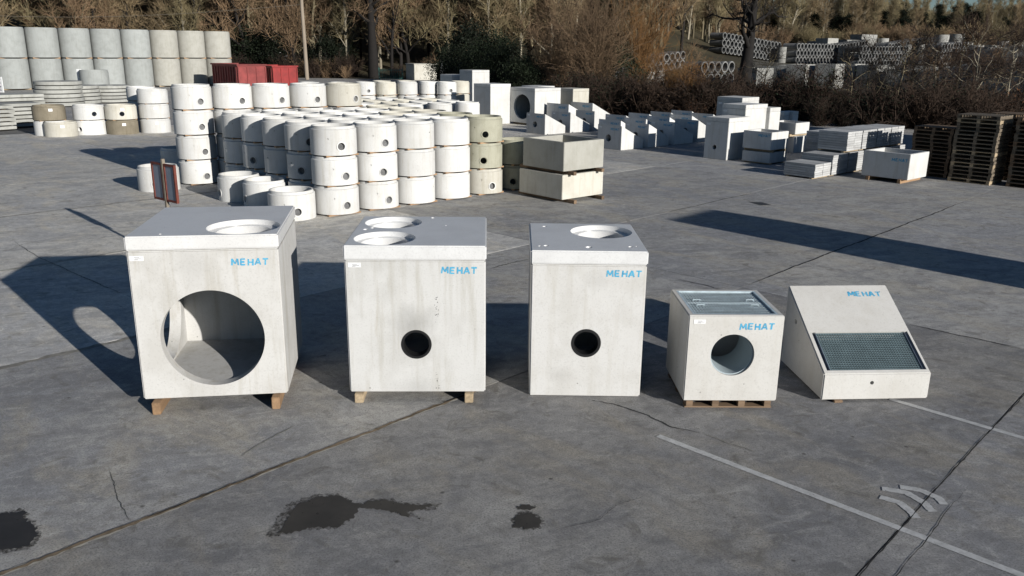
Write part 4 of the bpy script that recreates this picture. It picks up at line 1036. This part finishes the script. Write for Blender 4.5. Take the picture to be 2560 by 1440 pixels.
for k, (px, D, sx, sy, sz) in enumerate(((1890, 92, 3.2, 2.4, 1.5), (2010, 94, 4.4, 2.2, 1.9), (2075, 92, 2.6, 2.2, 2.0), (2125, 95, 2.8, 2.2, 2.0), (2180, 93, 2.6, 2.2, 1.9), (2260, 90, 3.4, 2.4, 1.6), (2330, 88, 3.2, 2.4, 1.6), (2395, 86, 3, 2.4, 1.9), (2450, 84, 3, 2.6, 2.2), (2510, 82, 3, 2.6, 2.6), (2570, 80, 3.2, 2.6, 3.0), (2470, 112, 3.6, 3, 3.4), (2540, 108, 4.0, 3, 3.8), (1620, 78, 2.4, 2, 1.4), (1570, 82, 2.2, 2, 1.6), (2060, 165, 4, 2.5, 3.4), (2110, 170, 5, 2.5, 2.6), (2150, 175, 6, 2.5, 3.2), *[(1900+38*q, 101+3*math.sin(q*2.1), 2.4, 2.2, 1.0+.35*(q % 3)) for q in range(19)], *[(2030+44*q, 158+4*math.sin(q*1.7), 3.6, 2.4, 1.6+.5*(q % 3)) for q in range(13)])):
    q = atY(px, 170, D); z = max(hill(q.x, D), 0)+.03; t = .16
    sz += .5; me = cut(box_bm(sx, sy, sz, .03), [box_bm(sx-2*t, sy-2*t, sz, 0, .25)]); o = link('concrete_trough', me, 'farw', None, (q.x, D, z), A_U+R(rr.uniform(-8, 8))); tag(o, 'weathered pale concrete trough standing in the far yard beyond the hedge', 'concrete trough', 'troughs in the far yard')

# ------------------------------------------------------------------ vegetation
class Veg:
    "collects thin tubes / leaf quads as numpy arrays"
    def __init__(s): s.v, s.f, s.n = [], [], 0
    def tube(s, P, rad, sides=3):
        P = np.asarray(P, float); n = len(P); d = np.gradient(P, axis=0); d /= (np.linalg.norm(d, axis=1, keepdims=True)+1e-9)
        ref = np.array([0.31, .77, .55]); q = np.cross(d, ref); q /= (np.linalg.norm(q, axis=1, keepdims=True)+1e-9); w = np.cross(d, q)
        rad = np.asarray(rad, float)[:, None]
        ring_ = [P+(q*math.cos(2*math.pi*k/sides)+w*math.sin(2*math.pi*k/sides))*rad for k in range(sides)]
        V = np.stack(ring_, 1).reshape(-1, 3); i = np.arange(n-1)[:, None]*sides; k = np.arange(sides)[None]; l = (k+1) % sides
        F = np.stack([i+k, i+l, i+sides+l, i+sides+k], -1).reshape(-1, 4)+s.n
        s.v.append(V); s.f.append(F); s.n += len(V)
    def leaves(s, C, size, rng, up=0.0):
        m = len(C); a = rng.normal(size=(m, 3)); a /= np.linalg.norm(a, axis=1, keepdims=True); b = rng.normal(size=(m, 3)); b = np.cross(a, b); b /= np.linalg.norm(b, axis=1, keepdims=True)
        sz = (size*rng.uniform(.6, 1.4, m))[:, None]
        V = np.stack([C-a*sz, C-b*sz*.55, C+a*sz, C+b*sz*.55], 1).reshape(-1, 3); F = np.arange(m*4).reshape(m, 4)+s.n
        s.v.append(V); s.f.append(F); s.n += len(V)
    def mesh(s, name, smooth=False):
        V = np.concatenate(s.v); F = np.concatenate(s.f); me = bpy.data.meshes.new(name)
        me.vertices.add(len(V)); me.vertices.foreach_set('co', V.ravel().astype(np.float32)); me.loops.add(F.size); me.loops.foreach_set('vertex_index', F.ravel().astype(np.int32))
        me.polygons.add(len(F)); me.polygons.foreach_set('loop_start', (np.arange(len(F))*4).astype(np.int32)); me.update(calc_edges=True); me.validate(); return me
def grow(rng, p0, d0, L, seg, wob, up=0.0):
    P = [np.array(p0, float)]; d = np.array(d0, float); d /= np.linalg.norm(d)
    for k in range(seg):
        d = d+rng.normal(size=3)*wob+np.array([0, 0, up]); d /= np.linalg.norm(d); P.append(P[-1]+d*L/seg)
    return np.array(P)
def interp(P, t):
    x = t*(len(P)-1); i = min(int(x), len(P)-2); return P[i]*(1-(x-i))+P[i+1]*(x-i), P[i+1]-P[i]
def tree_protos(seed, H, r0, nb, ns, ntw, h0, spread, upb, twl, wob=.10, crooked=.05, twr=.013, sides=6, bk=1.0):
    rng = np.random.default_rng(seed); tr, crn = Veg(), Veg()
    T = grow(rng, (0, 0, -.3), (0, 0, 1), H, 12, crooked, .06)
    tr.tube(T, np.linspace(r0, r0*.12, len(T)), 8)
    for b in range(nb):
        t = h0+(1-h0)*(b+rng.uniform())/nb*.97; p, d = interp(T, t); az = rng.uniform(0, 2*math.pi)
        el = upb*(1-.3*rng.uniform())
        bd = np.array([math.cos(az)*math.cos(el), math.sin(az)*math.cos(el), math.sin(el)])
        L = spread*(1.05-t*.62)*rng.uniform(.7, 1.2); rb = bk*max(.03, r0*(1-t*.85)*.42)
        B = grow(rng, p, bd, L, 7, wob, .05); tr.tube(B, np.linspace(rb, rb*.2, len(B)), 5)
        for k in range(ns):
            t2 = .18+.82*(k+rng.uniform())/ns; p2, d2 = interp(B, min(t2, .999)); d2 = d2/np.linalg.norm(d2)
            s_ = rng.normal(size=3); s_[2] = abs(s_[2])*.6; sd = d2*.8+s_*.75
            L2 = L*.40*rng.uniform(.6, 1.2)*(1.1-t2*.5); S_ = grow(rng, p2, sd, L2, 5, wob*1.5, .06); crn.tube(S_, np.linspace(rb*.33, twr*1.2, len(S_)), 3)
            for q in range(ntw):
                t3 = .1+.9*(q+rng.uniform())/ntw; p3, d3 = interp(S_, min(t3, .999)); d3 = d3/np.linalg.norm(d3)
                td = d3*.7+rng.normal(size=3)*.65+np.array([0, 0, .25]); TW = grow(rng, p3, td, twl*rng.uniform(.6, 1.3), 3, wob*1.6, .08)
                crn.tube(TW, np.linspace(twr, twr*.5, len(TW)), 3)
    return tr.mesh('trunk'), crn.mesh('crown')
def shrub_proto(seed, H, nst, spread, nsub, ntw, twr=.014, wob=.12, leaf=0, lsize=.05):
    rng = np.random.default_rng(seed); st, lf = Veg(), Veg(); pts = []
    for b in range(nst):
        az = rng.uniform(0, 2*math.pi); e = rng.uniform(.0, 1)**.6*spread
        B = grow(rng, (rng.normal()*.25, rng.normal()*.25, -.15), (math.cos(az)*e, math.sin(az)*e, 1), H*rng.uniform(.55, 1.05), 7, wob, .02)
        st.tube(B, np.linspace(.035, .010, len(B)), 3)
        for k in range(nsub):
            p, d = interp(B, rng.uniform(.15, .99)); d = d/np.linalg.norm(d); S_ = grow(rng, p, d+rng.normal(size=3)*.55, H*rng.uniform(.15, .35), 4, wob*1.4, .05); st.tube(S_, np.linspace(.014, .008, len(S_)), 3); pts.append(S_)
            for q in range(ntw):
                p3, d3 = interp(S_, rng.uniform(.1, .99)); d3 = d3/np.linalg.norm(d3); TW = grow(rng, p3, d3*.8+rng.normal(size=3)*.6, H*rng.uniform(.06, .14), 2, wob, .05); st.tube(TW, np.linspace(twr*.7, twr*.4, len(TW)), 3)
    if leaf:
        A = np.concatenate(pts); C = A[rng.integers(0, len(A), leaf)]+rng.normal(size=(leaf, 3))*.16; C = C[C[:, 2] > .02]; lf.leaves(C, lsize, rng)
        return st.mesh('stems'), lf.mesh('leaves')
    return st.mesh('stems'), None
def evergreen_proto(seed, H, rad, n, size, conical=False):
    rng = np.random.default_rng(seed); st, lf = Veg(), Veg()
    T = grow(rng, (0, 0, -.2), (0, 0, 1), H*.92, 6, .04, .05); st.tube(T, np.linspace(.16, .03, len(T)), 6)
    nc = 60; cl = []
    for k in range(nc):
        t = rng.uniform(.04, 1); prof = (1-t)*1.05+.08 if conical else math.sqrt(max(.05, 1-(2*t-.9)**2*.9))
        a = rng.uniform(0, 2*math.pi); rr_ = rad*prof*math.sqrt(rng.uniform(.15, 1)); c = np.array([rr_*math.cos(a), rr_*math.sin(a), t*H]); cl.append(c)
        P0_, _ = interp(T, min(t*.8, .98)); st.tube(np.array([P0_, (P0_+c)/2+np.array([0, 0, .1]), c]), [.04, .025, .012], 3)
    cl = np.array(cl); C = cl[rng.integers(0, nc, n)]+rng.normal(size=(n, 3))*np.array([.30, .30, .24])*rad*.75; C[:, 2] = np.clip(C[:, 2], .0, None); lf.leaves(C, size, rng)
    return st.mesh('trunk'), lf.mesh('crown')
def put(protos, mats, xy, z, rotz, sc, name, label, cat, group, names=('trunk', 'crown')):
    t = tag(empty(name, (xy[0], xy[1], z), rotz), label, cat, group); t.scale = (sc[0], sc[0], sc[1]) if isinstance(sc, tuple) else (sc, sc, sc)
    for me_, mt, nm in zip(protos, mats, names):
        if me_ is not None: link(nm, me_, mt, t)
    return t
TA = [tree_protos(100+k, 15+k % 3*1.5, .26, 18, 9, 9, .14, 5.4, R(50), 1.6, twr=.024, bk=1.5) for k in range(4)]         # broad bare trees
TB = [tree_protos(200+k, 17, .22, 18, 6, 7, .16, 2.9, R(64), 1.5, crooked=.03, twr=.026, bk=1.2) for k in range(3)]         # slender pole trees
for t in TA+TB:
    for q in t: pass
rr = random.Random(77)
# left and middle wood
cnt = 0
for k in range(2000):
    if cnt >= 285: break
    y = 109+75*rr.random()**1.4; px = rr.uniform(-120, 1720)
    p = atY(px, 150, y); x = p.x
    if hill(x, y) < -.1: continue
    if x > 8 and y < 120: continue
    pr = rr.choice(TA+TB[:2]); brown = px < 420 and rr.random() < .6
    mats = (rr.choice(['bark', 'barkpale', 'bark', 'barkpale', 'barkdark']), rr.choice(['twigb', 'twigb', 'twig']) if brown else rr.choice(['twig', 'twig', 'twigg', 'twigb']))
    put(pr, mats, (x, y), hill(x, y)-.05, rr.uniform(0, 6.28), (rr.uniform(.8, 1.15), rr.uniform(.85, 1.2)), 'bare_tree', '%s bare tree with %s trunk and %s twigs in the wood behind the giant pipes' % ('broad' if pr in TA else 'slender', {'bark': 'olive', 'barkpale': 'pale', 'barkdark': 'dark'}[mats[0]], {'twig': 'olive', 'twigb': 'brown', 'twigg': 'greenish'}[mats[1]]), 'tree', 'bare trees of the wood, %s %s %s' % ('broad' if pr in TA else 'slender', mats[0], mats[1]))
    cnt += 1
# right, distant slender wood
cnt = 0
for k in range(2000):
    if cnt >= 290: break
    y = 195+95*rr.random(); px = rr.uniform(1480, 2680); p = atY(px, 100, y); x = p.x
    pr = rr.choice(TB+TB+TA[:1]); mats = (rr.choice(['barkpale', 'bark', 'barkpale']), rr.choice(['twigg', 'twigg', 'twig']))
    s_ = rr.uniform(.85, 1.1)
    if px > 2200: s_ *= .50
    elif px > 1980: s_ *= .70
    elif px > 1850: s_ *= .85
    put(pr, mats, (x, y), hill(x, y)-.05, rr.uniform(0, 6.28), (s_*1.15, s_), 'slender_tree', '%s-trunked tree with %s twigs in the distant wood above the far yard' % ({'barkpale': 'pale', 'bark': 'olive'}[mats[0]], {'twigg': 'greenish', 'twig': 'olive'}[mats[1]]), 'tree', 'distant wood, %s %s' % mats); cnt += 1
# dark conifers in the distance
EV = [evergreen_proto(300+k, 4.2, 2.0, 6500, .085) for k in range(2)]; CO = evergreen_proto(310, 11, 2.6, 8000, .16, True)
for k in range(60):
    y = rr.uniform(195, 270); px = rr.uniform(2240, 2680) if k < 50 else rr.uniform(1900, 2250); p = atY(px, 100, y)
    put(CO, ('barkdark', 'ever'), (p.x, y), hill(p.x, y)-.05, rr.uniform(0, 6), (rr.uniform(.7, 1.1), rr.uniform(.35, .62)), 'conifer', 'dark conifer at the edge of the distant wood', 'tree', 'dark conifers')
# evergreen shrubs at the foot of the wood
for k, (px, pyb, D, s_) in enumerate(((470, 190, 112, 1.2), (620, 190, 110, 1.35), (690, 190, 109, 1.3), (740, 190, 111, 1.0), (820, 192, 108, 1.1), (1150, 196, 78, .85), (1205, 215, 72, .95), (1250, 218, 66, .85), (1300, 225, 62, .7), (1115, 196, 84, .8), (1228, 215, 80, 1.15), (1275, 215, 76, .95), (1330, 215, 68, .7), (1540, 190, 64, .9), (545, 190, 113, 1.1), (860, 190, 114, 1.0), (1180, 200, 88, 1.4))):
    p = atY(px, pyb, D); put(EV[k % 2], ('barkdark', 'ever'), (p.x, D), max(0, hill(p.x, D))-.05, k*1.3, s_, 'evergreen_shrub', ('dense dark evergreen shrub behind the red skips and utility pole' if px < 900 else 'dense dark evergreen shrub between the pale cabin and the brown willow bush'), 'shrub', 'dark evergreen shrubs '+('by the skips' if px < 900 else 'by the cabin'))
# dark spreading oak and its smaller sisters
def oak(seed, H, r0, nb=11):
    return tree_protos(seed, H, r0, nb, 9, 8, .40, 6.5, R(38), 1.3, wob=.20, crooked=.015, twr=.020, bk=1.25)
OK_ = tree_protos(400, 11.5, .74, 15, 6, 3, .34, 7.0, R(30), 1.3, wob=.22, crooked=.012, twr=.030, bk=1.25)
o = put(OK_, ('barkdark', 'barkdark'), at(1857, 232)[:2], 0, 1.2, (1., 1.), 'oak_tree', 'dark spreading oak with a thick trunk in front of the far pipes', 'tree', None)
OK2 = oak(401, 14, .75, 13); p = atY(935, 190, 106)
put(OK2, ('barkdark', 'twigb'), (p.x, 106), 0, .4, (1., 1.), 'oak_tree', 'big dark oak standing before the wood above the white rings', 'tree', None)
p = atY(628, 190, 110); OK3 = oak(402, 13, .4, 14); put(OK3, ('bark', 'twig'), (p.x, 110), 0, 2.0, 1., 'oak_tree', 'yellow lichen-covered tree beside the red skips', 'tree', None)
# big brown willow-like bush, orange neighbour
WB = shrub_proto(500, 7.5, 46, .42, 14, 4, .014, .05); WO = shrub_proto(501, 6.0, 34, .40, 14, 4, .014, .05); 
p = atY(1480, 230, 60); put(WB, ('twigb', None), (p.x, 60), -.05, 0, (1.15, 1.05), 'willow_bush', 'large brown leafless willow bush behind the wedge headwalls', 'bush', None, ('stems', 'x'))
p = atY(1400, 230, 66); put(WB, ('twigb', None), (p.x, 66), -.05, 2, (1.0, .9), 'willow_bush', 'smaller brown leafless bush beside the large willow bush', 'bush', None, ('stems', 'x'))
p = atY(1600, 200, 74); put(WO, ('twigo', None), (p.x, 74), -.05, 1, (1.2, 1.25), 'willow_bush', 'golden orange leafless bush behind the large willow bush', 'bush', None, ('stems', 'x'))
p = at(1705, 292); put(WO, ('twigo', None), (p.x, p.y), -.05, 3, (.62, .56), 'willow_bush', 'small reddish leafless bush near the far pipes', 'bush', None, ('stems', 'x'))
# bramble hedge
BR = [shrub_proto(600+k, 2.5, 40, 1.1, 10, 4, .012, .17, 1300, .05) for k in range(3)]
hedge = [(at(1440, 288), 1.0), (at(1520, 290), 1.), (at(1600, 296), 1.), (at(1690, 302), 1.05), (at(1770, 300), 1.0), (at(1850, 285), 1.), (at(1960, 300), 1.1), (at(2060, 318), 1.0), (at(2160, 322), 1.0), (at(2260, 326), 1.0), (at(2360, 326), 1.05), (at(2460, 322), 1.05), (at(2560, 318), 1.05), (at(2660, 318), 1.05)]
i = 0
for row in range(4):
    for (p, s_) in hedge:
        for sub in (0, 1):
            i += 1
            d = Vector((p.x, p.y)).normalized(); q = Vector((p.x, p.y))+d*(1.0+row*2.9+rr.uniform(-.6, .6)); q.x += rr.uniform(-.6, .6)+sub*1.15
            sc_ = s_*rr.choice([.55, .65, .7, .75, .8, .9, 1.05])*(1.1 if row == 0 else .95)
            leafm = rr.choice(['leafbr', 'ever', 'ever', 'ever'])
            if row == 0 and rr.random() < .09: leafm = 'rustleaf'
            put(BR[i % 3], ('bramble', leafm), q, -.05, rr.uniform(0, 6.28), (sc_, sc_*rr.uniform(.85, 1.15)), 'bramble_bush', {'leafbr': 'tangled brown-leaved bramble bush in the hedge behind the stacked concrete', 'ever': 'tangled dark green bramble bush in the hedge behind the stacked concrete', 'rustleaf': 'rust orange bracken-like bush at the front of the bramble hedge'}[leafm], 'bush', 'brambles of the hedge, '+leafm, ('stems', 'leaves'))
# pale bare small trees over the brambles at right
TS = [tree_protos(700+k, 5.0, .07, 12, 7, 6, .15, 3.4, R(35), .8, wob=.2, crooked=.12, twr=.010) for k in range(2)]
for k, (px, py, s_, mt) in enumerate(((2330, 300, 1.0, 'bramble'), (2420, 305, 1.1, 'bramble'), (2230, 300, .9, 'barkdark'), (2510, 300, 1.0, 'bramble'), (2280, 285, 1.0, 'twigb'), (2380, 282, 1.1, 'bramble'), (2470, 280, 1.1, 'twigb'), (2550, 285, 1.1, 'bramble'), (2170, 290, .9, 'bramble'), (1905, 275, .8, 'barkdark'), (1700, 285, .8, 'twigb'), (2120, 300, .8, 'barkdark'), (1640, 270, .7, 'twigo'))):
    p = at(px, py); put(TS[k % 2], ('barkpale' if k in (0, 1, 3) else 'bark', mt), (p.x, p.y), -.05, k*1.7, s_, 'thorn_tree', 'small leafless thorn tree rising from the bramble hedge', 'tree', 'thorn trees in the hedge')
# understorey of the wood
US = [shrub_proto(650+k, 3.0, 26, .8, 9, 4, .016, .12) for k in range(2)]
for k in range(70):
    D = rr.uniform(104, 112); px = rr.uniform(380, 1450); p = atY(px, 190, D)
    if p.x > 5: D = rr.uniform(84, 100); p = atY(px, 190, D)
    put(US[k % 2], (rr.choice(['bramble', 'twigb', 'leafbr']), None), (p.x, D), max(0, hill(p.x, D))-.05, rr.uniform(0, 6), rr.uniform(.6, 1.1), 'undergrowth_bush', 'low leafless bush along the foot of the wood', 'bush', 'bushes along the wood', ('stems', 'x'))

# scrub along the foot of the distant wood
for k in range(90):
    D = rr.uniform(182, 200); px = rr.uniform(1560, 2640); p = atY(px, 110, D)
    mt_ = rr.choice(['twigg', 'twigb', 'twig'])
    put(US[k % 2], (mt_, None), (p.x, D), hill(p.x, D)-.05, rr.uniform(0, 6), rr.uniform(1.0, 2.0), 'scrub_bush', {'twigg': 'greenish', 'twigb': 'brown', 'twig': 'olive'}[mt_]+' leafless scrub bush at the foot of the distant wood', 'bush', 'scrub of the distant wood, '+mt_, ('stems', 'x'))

# slender trees on the slope between the willow bush and the far pipes
for k in range(60):
    D = rr.uniform(128, 190); px = rr.uniform(1520, 1860); p = atY(px, 110, D)
    if D < 150 and px > 1700: continue
    mats = (rr.choice(['barkpale', 'bark']), rr.choice(['twigg', 'twig', 'twigb']))
    put(rr.choice(TB), mats, (p.x, D), hill(p.x, D)-.05, rr.uniform(0, 6), (rr.uniform(.8, 1.1), rr.uniform(.7, 1.0)), 'slender_tree', '%s-trunked tree with %s twigs on the slope behind the golden orange bush' % ({'barkpale': 'pale', 'bark': 'olive'}[mats[0]], {'twigg': 'greenish', 'twig': 'olive', 'twigb': 'brown'}[mats[1]]), 'tree', 'trees on the slope, %s %s' % mats)
